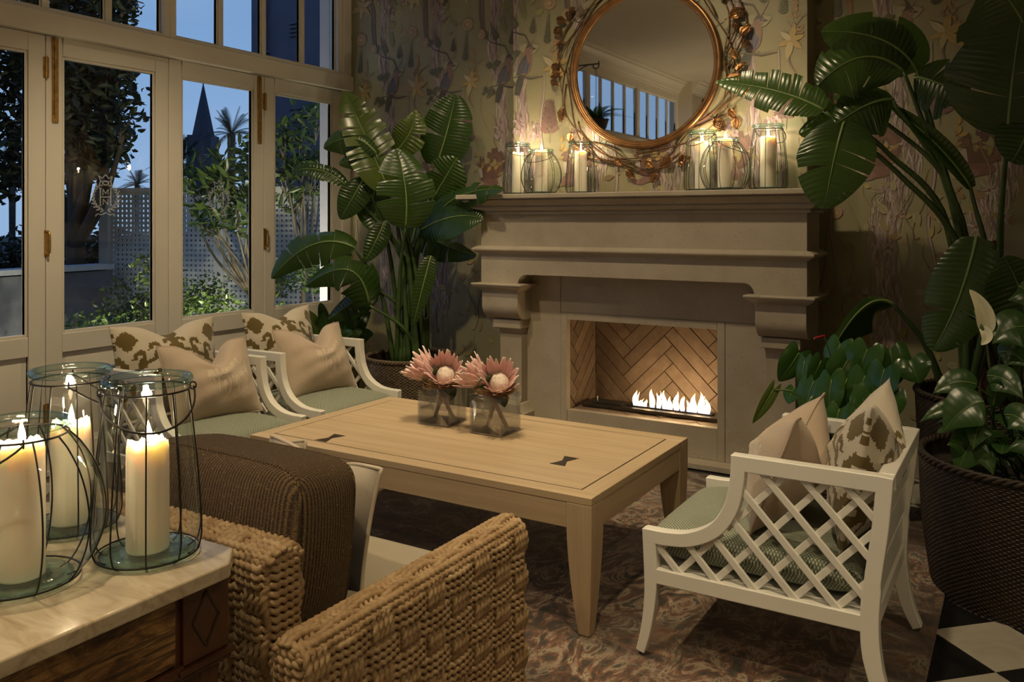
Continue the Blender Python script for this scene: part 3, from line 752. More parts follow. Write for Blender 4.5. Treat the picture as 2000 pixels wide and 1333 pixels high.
for k in range(15):
    a0 = k * 2 * math.pi / 15 + random.uniform(-.15, .15); span = random.uniform(.9, 1.7); rb = random.uniform(.535, .585); am = random.uniform(.015, .045); ph = random.uniform(0, 6.28); fr = random.uniform(4, 8)
    n = 34; path = []
    for i in range(n + 1):
        t = i / n; a = a0 + span * t; sag = .03 * max(0, -math.sin(a)) ** 2
        path.append(wr(a, rb + sag + am * math.sin(ph + fr * t) + .03 * (t - .5), .018 + .012 * math.sin(ph * 2 + t * 9)))
    MB().tube(path, [.0058 * (1 - .55 * i / n) for i in range(n + 1)], 7).build('vine_stem', BRONZE2, mir, smooth=True)
for (p) in (((-.42, -.42), (-.30, -.56), (-.10, -.615), (.02, -.66), (.14, -.63), (.26, -.545)), ((-.40, -.50), (-.36, -.555), (-.2, -.585), (-.08, -.60)), ((.45, -.33), (.58, -.24), (.66, -.19), (.69, -.12)), ((.35, -.40), (.46, -.36), (.55, -.33), (.60, -.28)), ((-.56, .02), (-.60, .15), (-.56, .28), (-.50, .36)), ((.53, .05), (.60, .2), (.56, .36), (.48, .48)), ((.54, -.05), (.63, .1), (.66, .22), (.62, .35))):
    MB().tube(spline([(MX + a, MY - .02 - .01 * (i % 2), MZ + b) for i, (a, b) in enumerate(p)], 8), .0055, 7).build('vine_stem', BRONZE2, mir, smooth=True)
def leafmesh():
    mb = MB(); P = []
    for i in range(9):
        t = i / 8; w = .026 * math.sin(math.pi * (t * .93 + .04)) ** .75 * (1.1 - .3 * t) * (1 + .12 * math.sin(i * 2.6)); row = []
        for j in range(7):
            s = (j - 3) / 3; row.append((t * .066, s * w, .010 * s * s - .006 * t * t + .0035 * math.cos(s * 9 + t * 9)))
        P.append(row)
    mb.grid(P); mb.tube([(0, 0, .0012), (.03, 0, .0016), (.062, 0, -.004)], [.0022, .0016, .0006], 5); mb.tube([(-.025, 0, -.002), (0, 0, .001)], .002, 5)
    return mb
def conemesh():
    mb = MB(); mb.ball((0, 0, 0), .017, 10, 8, (1, 1, 1.3))
    for i in range(6):
        for k in range(8):
            z = -.019 + i * .0075; rr_ = .0175 * math.sqrt(max(.05, 1 - (z / .024) ** 2)); a = 2 * math.pi * (k + .5 * (i % 2)) / 8
            mb.ball((rr_ * math.cos(a), rr_ * math.sin(a), z), .0062, 6, 4, (1, 1, .7))
    return mb
lo = leafmesh().build('bronze_leaf', BRONZE, mir, smooth=True, solid=.0012); co = conemesh().build('bronze_cone', BRONZE2, mir, smooth=True)
first = {0: True, 1: True}
spots = [(-.47, -.45, 0), (-.38, -.50, 0), (-.18, -.57, 0), (-.10, -.64, 0), (.02, -.60, 0), (.10, -.67, 0), (.20, -.58, 0), (.25, -.60, 0), (.28, -.56, 0), (-.50, -.38, 0), (-.56, -.22, 0), (-.58, .02, 0), (-.62, .06, 1), (-.60, -.06, 0), (-.55, .22, 0), (-.60, .30, 1), (-.54, .36, 0), (-.47, .44, 0), (-.52, .40, 1), (.47, -.36, 0), (.50, -.40, 1), (.56, -.30, 0), (.60, -.35, 0), (.64, -.21, 0), (.55, -.13, 0), (.60, -.08, 0), (.58, .06, 0), (.63, .13, 0), (.66, .08, 1), (.60, .20, 1), (.565, .25, 0), (.63, .27, 1), (.52, .38, 1), (.55, .42, 0), (.48, .47, 0), (.40, .52, 1), (-.40, .50, 0), (-.3, .58, 1), (0, .62, 0), (.2, .6, 0)]
for i, (a, b, k) in enumerate(spots):
    src = (lo, co)[k]; o = src if first[k] else src.copy()
    if not first[k]: link(o)
    first[k] = False
    o.parent = mir; o.matrix_parent_inverse = Matrix.Identity(4)
    o.location = (a, -.034, b); an = math.atan2(b, a) + random.uniform(-1.5, 1.5)
    q = Matrix.Rotation(math.pi / 2, 3, 'X') @ Matrix.Rotation(an, 3, 'Z') @ Matrix.Rotation(random.uniform(-.5, .5), 3, 'X') if k == 0 else Matrix.Rotation(random.uniform(-.6, .6), 3, 'Y')
    o.rotation_euler = q.to_euler(); s = random.uniform(.95, 1.4); o.scale = (s, s, s)
# ================================================================== RUG
def rug_mat():
    m, nt, out = newmat('rug_pile'); v = coords(nt)
    n0 = noise(nt, v, 1.1, 3, .5, .8); n1 = noise(nt, coords(nt, (1, 1.9, 1)), 2.6, 7, .62, 2.2); n2 = noise(nt, coords(nt, (1.6, 1, 1)), 4.6, 6, .66, 2.8); n3 = noise(nt, v, 240, 2, .5)
    c = ramp(nt, n1, [(.30, (.012, .009, .007)), (.44, (.035, .024, .016)), (.50, (.15, .062, .028)), (.55, (.05, .045, .028)), (.60, (.34, .28, .19)), (.63, (.05, .042, .028)), (.8, (.02, .018, .012))])
    c2 = ramp(nt, n2, [(.40, (.022, .022, .014)), (.50, (.18, .072, .034)), (.57, (.42, .35, .24)), (.61, (.04, .038, .025)), (.75, (.085, .045, .027))])
    c = mixc(nt, ramp(nt, n0, [(.4, (0, 0, 0)), (.62, (1, 1, 1))]), c, c2)
    c = mixc(nt, math_(nt, 'MULTIPLY', n3, .4), c, (.04, .03, .02))
    princ(nt, out, c, .95, bump(nt, n3, .5, .004), **{'Sheen Weight': .25}); return m
rug = MB().box(-4.35, -.272, 1.25, 4.70, .0005, .012).build('rug', rug_mat(), bevel=.004)
tag(rug, 'large brown, rust and cream swirl patterned rug under the coffee table and chairs', 'rug')

# ================================================================== COFFEE TABLE
OAKX = wood('bleached_oak_x', (.36, .255, .145), (.46, .34, .205), (.53, .41, .265), 'x', 1, .42)
OAKY = wood('bleached_oak_y', (.34, .24, .135), (.44, .325, .195), (.51, .395, .255), 'y', 1, .42)
OAKZ = wood('bleached_oak_z', (.33, .235, .135), (.43, .315, .19), (.50, .385, .245), 'z', 1, .45)
WENGE = plain('dark_inlay', (.030, .018, .012), .35, var=.3, scale=30)
TX0, TX1, TY0, TY1, TZ = -2.96, -1.275, 2.62, 3.585, .5
tbl = empty('coffee_table', ((TX0 + TX1) / 2, (TY0 + TY1) / 2, .012), 0, 'large low bleached oak coffee table with dark bow-tie inlays and tapered legs', 'coffee table')
ap = .118; bw = .072; tt = .028
def tb(name, m, *b, bevel=.003): return box(name, m, *b, tbl, bevel=bevel)
lw = .098
# border frame of the top, planks inside a dark line of inlay
tb('border_board', OAKX, TX0, TX1, TY0, TY0 + bw, TZ - tt, TZ); tb('border_board', OAKX, TX0, TX1, TY1 - bw, TY1, TZ - tt, TZ)
tb('border_board', OAKY, TX0, TX0 + bw, TY0 + bw + .0006, TY1 - bw - .0006, TZ - tt, TZ); tb('border_board', OAKY, TX1 - bw, TX1, TY0 + bw + .0006, TY1 - bw - .0006, TZ - tt, TZ)
q = .0045; ix0, ix1, iy0, iy1 = TX0 + bw, TX1 - bw, TY0 + bw, TY1 - bw
il = MB().box(ix0, ix1, iy0, iy0 + q, TZ - .01, TZ - .0008).box(ix0, ix1, iy1 - q, iy1, TZ - .01, TZ - .0008).box(ix0, ix0 + q, iy0 + q, iy1 - q, TZ - .01, TZ - .0008).box(ix1 - q, ix1, iy0 + q, iy1 - q, TZ - .01, TZ - .0008)
il.build('inlay_line', WENGE, tbl)
npk = 5; pw = (iy1 - iy0 - 2 * q) / npk
for k in range(npk):
    o = tb('plank', OAKX, ix0 + q + .0006, ix1 - q - .0006, iy0 + q + k * pw + .0009, iy0 + q + (k + 1) * pw - .0009, TZ - tt + .002, TZ - .0004 * (k % 2), bevel=.0012)
for (px, py) in ((1103, 901), (645, 856)):
    c = on(px, py, 'z', TZ); L, w0, w1 = .062, .034, .011
    P = [(-L, -w0), (0, -w1), (L, -w0), (L, w0), (0, w1), (-L, w0)]; mb = MB()
    # set diagonally across a plank joint
    an = R_(90)
    mb.prism(P, lambda a, b, d: (c.x + a * math.cos(an) - b * math.sin(an), c.y + a * math.sin(an) + b * math.cos(an), d), TZ - .012, TZ + .0007)
    mb.build('bow_tie_inlay', WENGE, tbl)
# aprons and legs (tapering inward with a swell)
tb('apron', OAKX, TX0 + lw, TX1 - lw, TY0 + .002, TY0 + .034, TZ - ap, TZ - tt); tb('apron', OAKX, TX0 + lw, TX1 - lw, TY1 - .034, TY1 - .002, TZ - ap, TZ - tt)
tb('apron', OAKY, TX0 + .002, TX0 + .034, TY0 + lw, TY1 - lw, TZ - ap, TZ - tt); tb('apron', OAKY, TX1 - .034, TX1 - .002, TY0 + lw, TY1 - lw, TZ - ap, TZ - tt)
for sx, cx in ((1, TX0), (-1, TX1)):
    for sy, cy in ((1, TY0), (-1, TY1)):
        rings = []
        for k in range(15):
            t = k / 14; z = TZ - tt - t * (TZ - tt - .013)
            u = max(0, (TZ - ap - z) / (TZ - ap)); ins = .012 * u + .010 * u * u; w = lw * (1 - .06 * math.sin(u * math.pi * .5)) - (.052 * u ** 1.7)
            a, b = .0 + ins * .8, .0 + ins * .8 + w
            rings.append([(cx + sx * p, cy + sy * r, z) for p, r in ((a, a), (b, a), (b, b), (a, b))])
        mb = MB(); mb.grid(rings, cv=True); mb.add(rings[0], [(0, 1, 2, 3)]); mb.add(rings[-1], [(3, 2, 1, 0)])
        mb.build('leg', OAKZ, tbl, bevel=.003)

# ================================================================== GLASS CUBE VASES WITH PROTEAS
VG = thin_glass('vase_glass', (.975, .98, .985), (.72, .76, .79), 1.5, extra=.045)
WATER = thin_glass('vase_water', (.95, .94, .92), (.86, .86, .85), 1.33)
def bract_mat():
    m, nt, out = newmat('protea_bract'); tc = N(nt, 'ShaderNodeTexCoord'); sx = N(nt, 'ShaderNodeSeparateXYZ'); nt.links.new(tc.outputs['Generated'], sx.inputs[0])
    oi = N(nt, 'ShaderNodeObjectInfo')
    c = ramp(nt, sx.outputs['X'], [(0, (.46, .40, .16)), (.25, (.62, .33, .28)), (.6, (.70, .36, .34)), (.86, (.78, .50, .45)), (1, (.80, .66, .58))])
    c = mixc(nt, math_(nt, 'MULTIPLY', oi.outputs['Random'], .45), c, (.74, .52, .46))
    princ(nt, out, c, .55, bump(nt, noise(nt, coords(nt, (6, 60, 60)), 8, 2), .2, .001), **{'Sheen Weight': .3, 'Subsurface Weight': .12, 'Subsurface Radius': (.01, .005, .004)}); return m
BRACT = bract_mat()
DOME = plain('protea_dome', (.60, .50, .43), .75, var=.3, scale=90, bs=.6, bscale=300)
PSTEM = plain('protea_stem', (.19, .085, .045), .55, var=.3, scale=40)
PLEAF = plain('protea_leaf', (.045, .085, .02), .35, var=.3, scale=25)
TWIG = plain('dry_raffia', (.22, .115, .04), .7, var=.4, scale=60)
def bract_mesh():
    mb = MB(); P = []
    for i in range(9):
        t = i / 8; w = .0145 * (math.sin(math.pi * (.12 + .80 * t)) ** .8) * (1 - .55 * t ** 3); row = []
        for jn in range(5):
            s = (jn - 2) / 2; row.append((t, s * w * 10, (.10 * t * t - .16 * t + .9 * w * 10 * s * s * .35)))
        P.append(row)
    mb.grid([[Vector((a * .1, b * .1, c * .1)) for a, b, c in r] for r in P]); return mb
BR0 = None
def protea(loc, axis, size, stem_to, label, nleaf=3):
    global BR0
    ax = Vector(axis).normalized(); q = ax.to_track_quat('Z', 'Y')
    t = empty('protea', loc, 0, label, 'flower', 'pink proteas in the glass vases'); t.rotation_euler = q.to_euler(); t.scale = (size, size, size)
    for ring, (n, tilt, L, r0, z0_) in enumerate(((10, 46, .55, .022, .0), (12, 36, .82, .028, .002), (13, 27, 1.06, .035, .006), (13, 17, 1.12, .043, .012))):
        for k in range(n):
            a = 2 * math.pi * (k + .5 * (ring % 2)) / n + random.uniform(-.1, .1)
            if BR0 is None: BR0 = bract_mesh().build('bract', BRACT, None, smooth=True, solid=.0016); o = BR0
            else: o = BR0.copy(); link(o)
            o.parent = t; o.matrix_parent_inverse = Matrix.Identity(4)
            M = Matrix.Rotation(a, 4, 'Z') @ Matrix.Translation((r0, 0, z0_)) @ Matrix.Rotation(-R_(90 - tilt + random.uniform(-5, 5)), 4, 'Y')
            s = L * random.uniform(.88, 1.1)
            o.location = M.translation; o.rotation_euler = M.to_euler(); o.scale = (s, s * random.uniform(.9, 1.1), s)
    mb = MB(); P = []
    for i in range(10):
        u = i / 9; row = []
        for k in range(64):
            a = 2 * math.pi * k / 64; rr_ = .043 * math.cos(u * math.pi / 2) ** .75 * (1 + .13 * (k % 2)); row.append((rr_ * math.cos(a + u * .6), rr_ * math.sin(a + u * .6), .014 + .044 * math.sin(u * math.pi / 2)))
        P.append(row)
    mb.grid(P, cv=True); mb.build('flower_dome', DOME, t, smooth=True, local=True)
    MB().lathe([(.006, -.012), (.02, -.006), (.033, .006), (.036, .022)], 20).build('flower_base', BRACT, t, smooth=True, local=True)
    st = Vector(stem_to); l0 = Vector(loc)
    MB().tube(bez(l0 - ax * .008 * size, l0 - ax * .05, st + (l0 - st) * .35, st, 10), .0095, 8).build('stem', PSTEM, t, smooth=True)
    for k in range(nleaf):
        a = 2 * math.pi * k / nleaf + random.uniform(-.5, .5) + 1.0; b = l0 - ax * .022 * size; d = (q @ Vector((math.cos(a), math.sin(a), -.05)))
        sd = ax.cross(d).normalized(); P = []
        for i in range(8):
            u = i / 7; w = .030 * math.sin(math.pi * (.1 + .88 * u)) ** .8; c = b + d * (.105 * u) + ax * (.030 * u * u - .012 * u); P.append([c + sd * (w * s) + ax * (.006 * s * s) for s in (-1, -.5, 0, .5, 1)])
        mb = MB(); mb.grid(P); mb.build('leaf', PLEAF, t, smooth=True, solid=.001)
    return t
random.seed(8)
def vase(cx, cy, rz, s, h, label):
    t = empty('cube_vase', (cx, cy, TZ), rz, label, 'vase', 'clear glass cube vases on the coffee table')
    g = .005; mb = MB(); a = s / 2
    mb.box(-a, a, -a, a, .0008, .009)
    for (x0, x1, y0, y1) in ((-a, a, -a, -a + g), (-a, a, a - g, a), (-a, -a + g, -a + g, a - g), (a - g, a, -a + g, a - g)): mb.box(x0, x1, y0, y1, .009, h)
    mb.build('glass', VG, t, local=True, bevel=.0015)
    b = a - g - .0008
    MB().box(-b, b, -b, b, .0095, h * .42).build('water', WATER, t, local=True)
    return t
TILT_C = Vector((.52, -.78, 0))
def raffia(cx, cy, z, r, label, seed):
    rnd = random.Random(seed); mb = MB()
    for k in range(70):
        a0 = rnd.uniform(0, 6.28); sp = rnd.uniform(1.0, 3.4); rr_ = r * rnd.uniform(.62, 1.12); pts = []
        ph = rnd.uniform(0, 6); zz = z + rnd.uniform(-.006, .012)
        for i in range(15):
            u = i / 14; a = a0 + sp * u; q_ = rr_ * (1 + .10 * math.sin(ph + u * 5)); pts.append((cx + q_ * math.cos(a), cy + q_ * math.sin(a), zz + .010 * math.sin(ph * 2 + u * 7)))
        mb.tube(pts, rnd.uniform(.0009, .0019), 5)
    o = mb.build('raffia_nest', TWIG, None, smooth=True); tag(o, label, 'raffia', None, 'stuff'); return o
pR = on(978.8, 856, 'z', TZ); pL = on(913.9, 846, 'z', TZ); pQ = on(1021, 842, 'z', TZ)
cR = (pL + pQ) / 2; sz_ = ((pR - pL).length + (pR - pQ).length) / 2; rzR = math.atan2((pR - pL).y, (pR - pL).x)
vR = vase(cR.x, cR.y, rzR, sz_, .178, 'clear glass cube vase nearer the fireplace end of the table, two pink proteas in it')
qR = on(876, 836.7, 'z', TZ); qL = on(815.9, 829, 'z', TZ); dv = (qR - qL); nrm_ = Vector((-dv.y, dv.x, 0)); cL = (qR + qL) / 2 + nrm_ / 2
vL = vase(cL.x, cL.y, math.atan2(dv.y, dv.x), dv.length, .178, 'clear glass cube vase nearer the white chairs, two pink proteas in it')
vR['label'] = 'clear glass cube vase holding two proteas, standing nearer the dark bow-tie by the table leg'
for (c, tag_, r_) in ((cR, 'R', sz_ / 2 * 1.0), (cL, 'L', dv.length / 2 * 1.0)):
    where = 'in glass vase nearer the fire' if tag_ == 'R' else 'in glass vase nearer the two white chairs'
    raffia(c.x, c.y, TZ + .186, r_ * 1.04, 'ring of dry brown raffia around stems ' + where, 5 if tag_ == 'R' else 9)
    f = Vector((.40, -.62, .62)); side = Vector((-.86, -.32, .55))
    protea((c.x + .028, c.y - .016, TZ + .214), (f.x, f.y, f.z), 1.02, (c.x - .05, c.y + .01, TZ + .016), 'pink protea showing its pale dome, ' + where)
    protea((c.x - .052, c.y - .028, TZ + .222), (side.x, side.y, side.z + .15), .98, (c.x + .045, c.y + .03, TZ + .016), 'pink protea turned away in profile, ' + where)
# ================================================================== WHITE LATTICE ARMCHAIRS
def weave_mat(name, c1, c2, scale=1.0, bs=.6):
    m, nt, out = newmat(name); tc = N(nt, 'ShaderNodeTexCoord')
    def wv(axis_rot):
        mp = N(nt, 'ShaderNodeMapping'); mp.inputs['Rotation'].default_value = axis_rot; mp.inputs['Scale'].default_value = (scale,) * 3; nt.links.new(tc.outputs['Object'], mp.inputs[0])
        w = N(nt, 'ShaderNodeTexWave'); w.inputs['Scale'].default_value = 42; w.inputs['Distortion'].default_value = .6; w.inputs['Detail'].default_value = 1; nt.links.new(mp.outputs[0], w.inputs[0]); return w.outputs[1]
    a, b = wv((0, 0, R_(45))), wv((0, 0, R_(-45)))
    h = math_(nt, 'MULTIPLY', a, b); n = noise(nt, coords(nt), 180, 2)
    c = mixc(nt, ramp(nt, math_(nt, 'ADD', h, math_(nt, 'MULTIPLY', n, .35)), [(.25, (0, 0, 0)), (.6, (1, 1, 1))]), c1, c2)
    princ(nt, out, c, .9, bump(nt, h, bs, .003), **{'Sheen Weight': .15}); return m
SEATM = weave_mat('sage_basket_weave', (.105, .125, .085), (.42, .44, .34))
CD, CW = .752, .345          # depth, half width
def chair_side_outline():
    cl = spline([(.445, .690), (.452, .60), (.478, .515), (.535, .445), (.61, .412), (.68, .402), (.742, .402)], 6)
    return cl
def strip_poly(cl, w):
    """2d polygon of constant width about a centreline of Vectors (x,z)"""
    L, Rr = [], []
    for i in range(len(cl)):
        t = cl[min(i + 1, len(cl) - 1)] - cl[max(i - 1, 0)]; t.normalize(); n = Vector((-t.y, t.x)); L.append(cl[i] + n * w / 2); Rr.append(cl[i] - n * w / 2)
    return L, Rr
def curved_strip(mb, cl, w, y0, y1):
    """bar of rectangular section following cl in xz, widths w per point"""
    rings = []
    for i in range(len(cl)):
        t = cl[min(i + 1, len(cl) - 1)] - cl[max(i - 1, 0)]; t.normalize(); n = Vector((-t.y, t.x)); ww = w[i] if isinstance(w, list) else w
        a, b = cl[i] + n * ww / 2, cl[i] - n * ww / 2
        rings.append([(a.x, y0, a.y), (b.x, y0, b.y), (b.x, y1, b.y), (a.x, y1, a.y)])
    mb.grid(rings, cv=True); mb.add(rings[0], [(0, 1, 2, 3)]); mb.add(rings[-1], [(3, 2, 1, 0)])
def v2(pts): return [Vector(p) for p in pts]
def spl2(pts, n=6): return [Vector((p.x, p.y)) for p in spline([(a, b, 0) for a, b in pts], n)]
def make_chair():
    t = empty('lattice_armchair')
    th = .040
    arm_cl = spl2([(.445, .684), (.450, .62), (.470, .535), (.520, .462), (.60, .417), (.68, .403), (.760, .402)])
    for s in (-1, 1):
        y0, y1 = (-CW, -CW + th) if s < 0 else (CW - th, CW)
        # rear post + sabre leg
        mb = MB(); curved_strip(mb, spl2([(.022, .708), (.036, .55), (.056, .40), (.064, .28), (.058, .18), (.034, .08), (.004, .012)]), [.046] * 13 + [.052] * 12 + [.05 - .0015 * k for k in range(12)], y0, y1)
        mb.build('rear_leg', WHITE, t, local=True, bevel=.004)
        # front leg
        mb = MB(); curved_strip(mb, spl2([(.742, .424), (.738, .34), (.735, .26), (.739, .18), (.752, .09), (.772, .012)]), [.046] * 13 + [.044 - .0008 * k for k in range(18)], y0, y1)
        mb.build('front_leg', WHITE, t, local=True, bevel=.004)
        # arm rail: level top, then the swoop down to the front
        mb = MB(); curved_strip(mb, v2([(.04, .684), (.468, .684)]), .050, y0 + .0005 * s * 0, y1); mb.build('arm_rail', WHITE, t, local=True, bevel=.004)
        mb = MB(); curved_strip(mb, arm_cl, .046, y0 - .0004, y1 + .0004); mb.build('arm_swoop', WHITE, t, local=True, bevel=.004)
        mb = MB(); curved_strip(mb, v2([(.06, .274), (.735, .274)]), .050, y0 + .0003, y1 - .0003); mb.build('side_rail', WHITE, t, local=True, bevel=.004)
        # lattice slats clipped to the opening
        inner = [(.078, .298), (.716, .298), (.716, .382)] + [(p.x, p.y) for p in reversed(spl2([(.425, .66), (.428, .61), (.449, .525), (.505, .445), (.595, .395), (.68, .380), (.716, .380)]))][1:] + [(.052, .66), (.066, .45)]
        def inside(x, z):
            c = False; n = len(inner)
            for i in range(n):
                (xa, za_), (xb, zb_) = inner[i], inner[(i + 1) % n]
                if (za_ > z) != (zb_ > z) and x < (xb - xa) * (z - za_) / (zb_ - za_) + xa: c = not c
            return c
        for sg in (-1, 1):
            an = R_(47) * sg; dx, dz = math.cos(an), math.sin(an)
            for k in range(-9, 10):
                x0, z0_ = .40 + k * .122, .298 + (.0 if sg > 0 else .0)
                runs, cur = [], None
                for i in range(-260, 261):
                    l = i * .003; ins = inside(x0 + dx * l, z0_ + dz * l)
                    if ins and cur is None: cur = l
                    if not ins and cur is not None: runs.append((cur, l)); cur = None
                for (a, b) in runs:
                    if b - a < .025: continue
                    a -= .014; b += .014; ym = (y0 + y1) / 2 + .0045 * sg
                    MB().bar((x0 + dx * a, ym, z0_ + dz * a), (x0 + dx * b, ym, z0_ + dz * b), .013, .021, up=(-dz, 0, dx)).build('lattice_slat', WHITE, t, local=True, bevel=.002, seg=1)
    yi = CW - th
    mb = MB(); mb.box(-.001, .046, -yi, yi, .660, .709); mb.build('top_rail', WHITE, t, local=True, bevel=.004)
    for z0_, z1_, xo in ((.555, .630, .026), (.435, .520, .040), (.315, .400, .050)):
        MB().box(xo, xo + .022, -yi, yi, z0_, z1_).build('back_slat', WHITE, t, local=True, bevel=.003)
    MB().box(.045, .085, -yi, yi, .250, .299).build('seat_rail', WHITE, t, local=True, bevel=.003)
    MB().box(.716, .752, -yi, yi, .250, .299).build('seat_rail', WHITE, t, local=True, bevel=.003)
    MB().box(.085, .716, -yi, yi, .278, .296).build('seat_board', WHITE, t, local=True)
    # plump seat cushion
    P = []; n1, n2 = 30, 26; mb = MB()
    def cush(u, v, top):
        x = .085 + (.775 - .085) * u; y = -.298 + .596 * v
        e = (1 - abs(2 * u - 1) ** 5) * (1 - abs(2 * v - 1) ** 5); e = max(0, e) ** .38
        return (x, y, .362 + (.070 + .018 * math.sin(math.pi * u) * math.sin(math.pi * v)) * e if top else .362 - .062 * e)
    for top in (True, False): mb.grid([[cush(i / n1, j / n2, top) for j in range(n2 + 1)] for i in range(n1 + 1)])
    mb.build('seat_cushion', SEATM, t, local=True, smooth=True)
    return t
chair = make_chair()
FRONTX = -3.235
spec = [((FRONTX - CD, 3.675), 0, 'white lattice armchair beside the wicker planter, farther from the console table'),
        ((FRONTX - CD, 2.885), 0, 'white lattice armchair by the windows between the other white chair and the sofa-side lanterns'),
        ((-.325, 2.962), math.pi, 'white lattice armchair with sage seat standing alone, its side to the camera')]
LB3 = ['white lattice armchair by the windows, next to the tall plant in its wicker planter', 'white lattice armchair by the windows, its seat nearest the glass lanterns', 'white lattice armchair on the rug in front of the big dark wicker basket']
chairs = []
for i, ((x, y), rz, _l) in enumerate(spec):
    t = chair if i == 0 else copy_tree(chair)
    t.location = (x, y, .012 if True else 0); t.rotation_euler = (0, 0, rz); tag(t, LB3[i], 'armchair', 'white lattice armchairs'); chairs.append(t)

# ================================================================== PILLOWS
def cloth_mat(name, attr=True, base=None, rough=.9, bs=.35, sc=240):
    m, nt, out = newmat(name); n = noise(nt, coords(nt, (1, 1, 1)), sc, 2); n2 = noise(nt, coords(nt, (30, 30, 3)), 6, 3); n3 = noise(nt, coords(nt), 9, 3)
    if attr: a = N(nt, 'ShaderNodeVertexColor'); a.layer_name = 'Col'; c = a.outputs[0]
    else: c = mixc(nt, n3, base, tuple(x * .86 for x in base))
    c = mixc(nt, math_(nt, 'MULTIPLY', n, .22), c, (.10, .08, .05))
    princ(nt, out, c, rough, bump(nt, math_(nt, 'ADD', n, n2), bs, .002), **{'Sheen Weight': .2}); return m
CLOTH = cloth_mat('printed_linen'); 
CREAM, OLIVE = (.60, .535, .43), (.125, .084, .014)
def ikat(u, v):
    """stepped ikat figure: chevron of dark hooked bands, diamonds in the corners, split crosses along the side seams"""
    a, b = abs(u) * 23, v * 15.5
    a = math.floor(a / .62) * .62; b = math.floor(b / .55) * .55
    def hooks(e, ph):
        if e < 0: return False
        if e < 1.5: return True
        s = ((a + ph) % 6.4) - 3.2; e -= 1.5
        if e < 1.8 and -2.4 < s < .2: return True
        r = math.hypot((s - .2) * .95, e - 2.4); ang = math.degrees(math.atan2(e - 2.4, s - .2))
        return .9 < r < 2.5 and not (-75 < ang < 15)
    if a > 18.2:
        if b > 5 and abs(a - 18.5) / 4.0 + abs(b - 9.8) / 3.6 < 1: return True
        k = ((b + 45) % 8.5) - 4.25
        if abs(k) / 3.7 + abs(a - 21.6) / 3.0 < 1 and not (abs(k) < .9 and a > 21.2): return b < 6.2 or a > 22
    d = b + .50 * a - 6.0
    if abs(d) < 1.6: return False
    if a < 17.5 and d < 8.0 and hooks(d - 1.6, 1.0): return True
    if d > -8.0 and a < 19.5 and hooks(-d - 1.6, 3.2): return True
    if abs(a - 17.5) / 3.8 + abs(b - 10) / 3.4 < 1: return True
    if abs(a) / 3.6 + abs(b - 14.6) / 2.4 < 1: return True
    return abs(a) / 4.5 + abs(b + 9.5) / 3.6 < 1 or abs(a - 9) / 4.2 + abs(b + 13.5) / 3.0 < 1
def pillow(name, w, h, th, chop, colf, loc, rot, label, cat, group, mat=None, nu=84, nv=56, relief=None, piping=None, pmat=None, tilt=0.0, pinch=.10):
    """upright pillow: local x = width, z = height (base at z=0), y = thickness; chop dents the top edge"""
    t = empty(name, loc, 0, label, cat, group); t.rotation_euler = rot
    def P(u, v, s):
        au, av = abs(u), abs(v)
        x = u * w / 2 * (1 - pinch * (1 - av ** 2.2) * au ** 2 * .5); z = v * h / 2 * (1 - pinch * (1 - au ** 2.2) * av ** 2 * .5)
        e = max(0, (1 - au ** 2.3)) ** .78 * max(0, (1 - av ** 2.3)) ** .78
        y = s * th / 2 * e
        g = math.exp(-(u / .34) ** 2); k = max(0., (v + .45) / 1.45) ** 1.5
        z -= chop * g * k; y += s * th * .16 * g * k * e + .0
        y += -.018 * (au ** 2) * (av ** 2) * 0
        # slump folds
        y += s * .004 * e * math.sin(9 * u + 4 * v) + s * .003 * e * math.sin(13 * v - 5 * u)
        if s > 0 and relief: y += relief(u, v) * e
        return (x, -y, z + h / 2)
    mb = MB()
    for s in (1, -1):
        G = [[P(-1 + 2 * i / nu, -1 + 2 * j / nv, s) for j in range(nv + 1)] for i in range(nu + 1)]
        vs_ = [q for r in G for q in r]; n = len(mb.v); mb.v += vs_
        for i in range(nu):
            for j in range(nv):
                a = i * (nv + 1) + j; mb.f.append((n + a, n + a + nv + 1, n + a + nv + 2, n + a + 1)); mb.c.append(colf(-1 + 2 * (i + .5) / nu, -1 + 2 * (j + .5) / nv, s) if colf else None)
    mb.build('cover', mat or CLOTH, t, local=True, smooth=True)
    if piping:
        path = [P(-1 + 2 * i / 40, -1, 1) for i in range(40)] + [P(1, -1 + 2 * i / 26, 1) for i in range(26)] + [P(1 - 2 * i / 40, 1, 1) for i in range(40)] + [P(-1, 1 - 2 * i / 26, 1) for i in range(26)]
        MB().tube(path, piping, 7, closed=True).build('piping', pmat or mat or CLOTH, t, local=True, smooth=True)
    return t
def ikat_col(u, v, s): return OLIVE if ikat(u, v) else CREAM
BLUSH = (.50, .395, .295); THREAD = (.62, .52, .40)
rnd = random.Random(3); EMB = []
for k in range(46):
    t = k / 46; cx, cy = -.30 + .98 * t, .06 + .10 * math.sin(2.4 * t) - .06 * t
    for s in (-1, 1):
        L = rnd.uniform(.12, .34) * (1 - .35 * abs(t - .45)); a = s * rnd.uniform(.7, 1.5) + rnd.uniform(-.2, .2); EMB.append(((cx, cy), (cx + L * .55 * math.cos(a), cy + L * math.sin(a))))
for k in range(14): EMB.append(((-.1 + .06 * k, .1), (-.1 + .06 * k + rnd.uniform(-.05, .05), -.1 - rnd.uniform(.15, .45))))
EMBD = {}
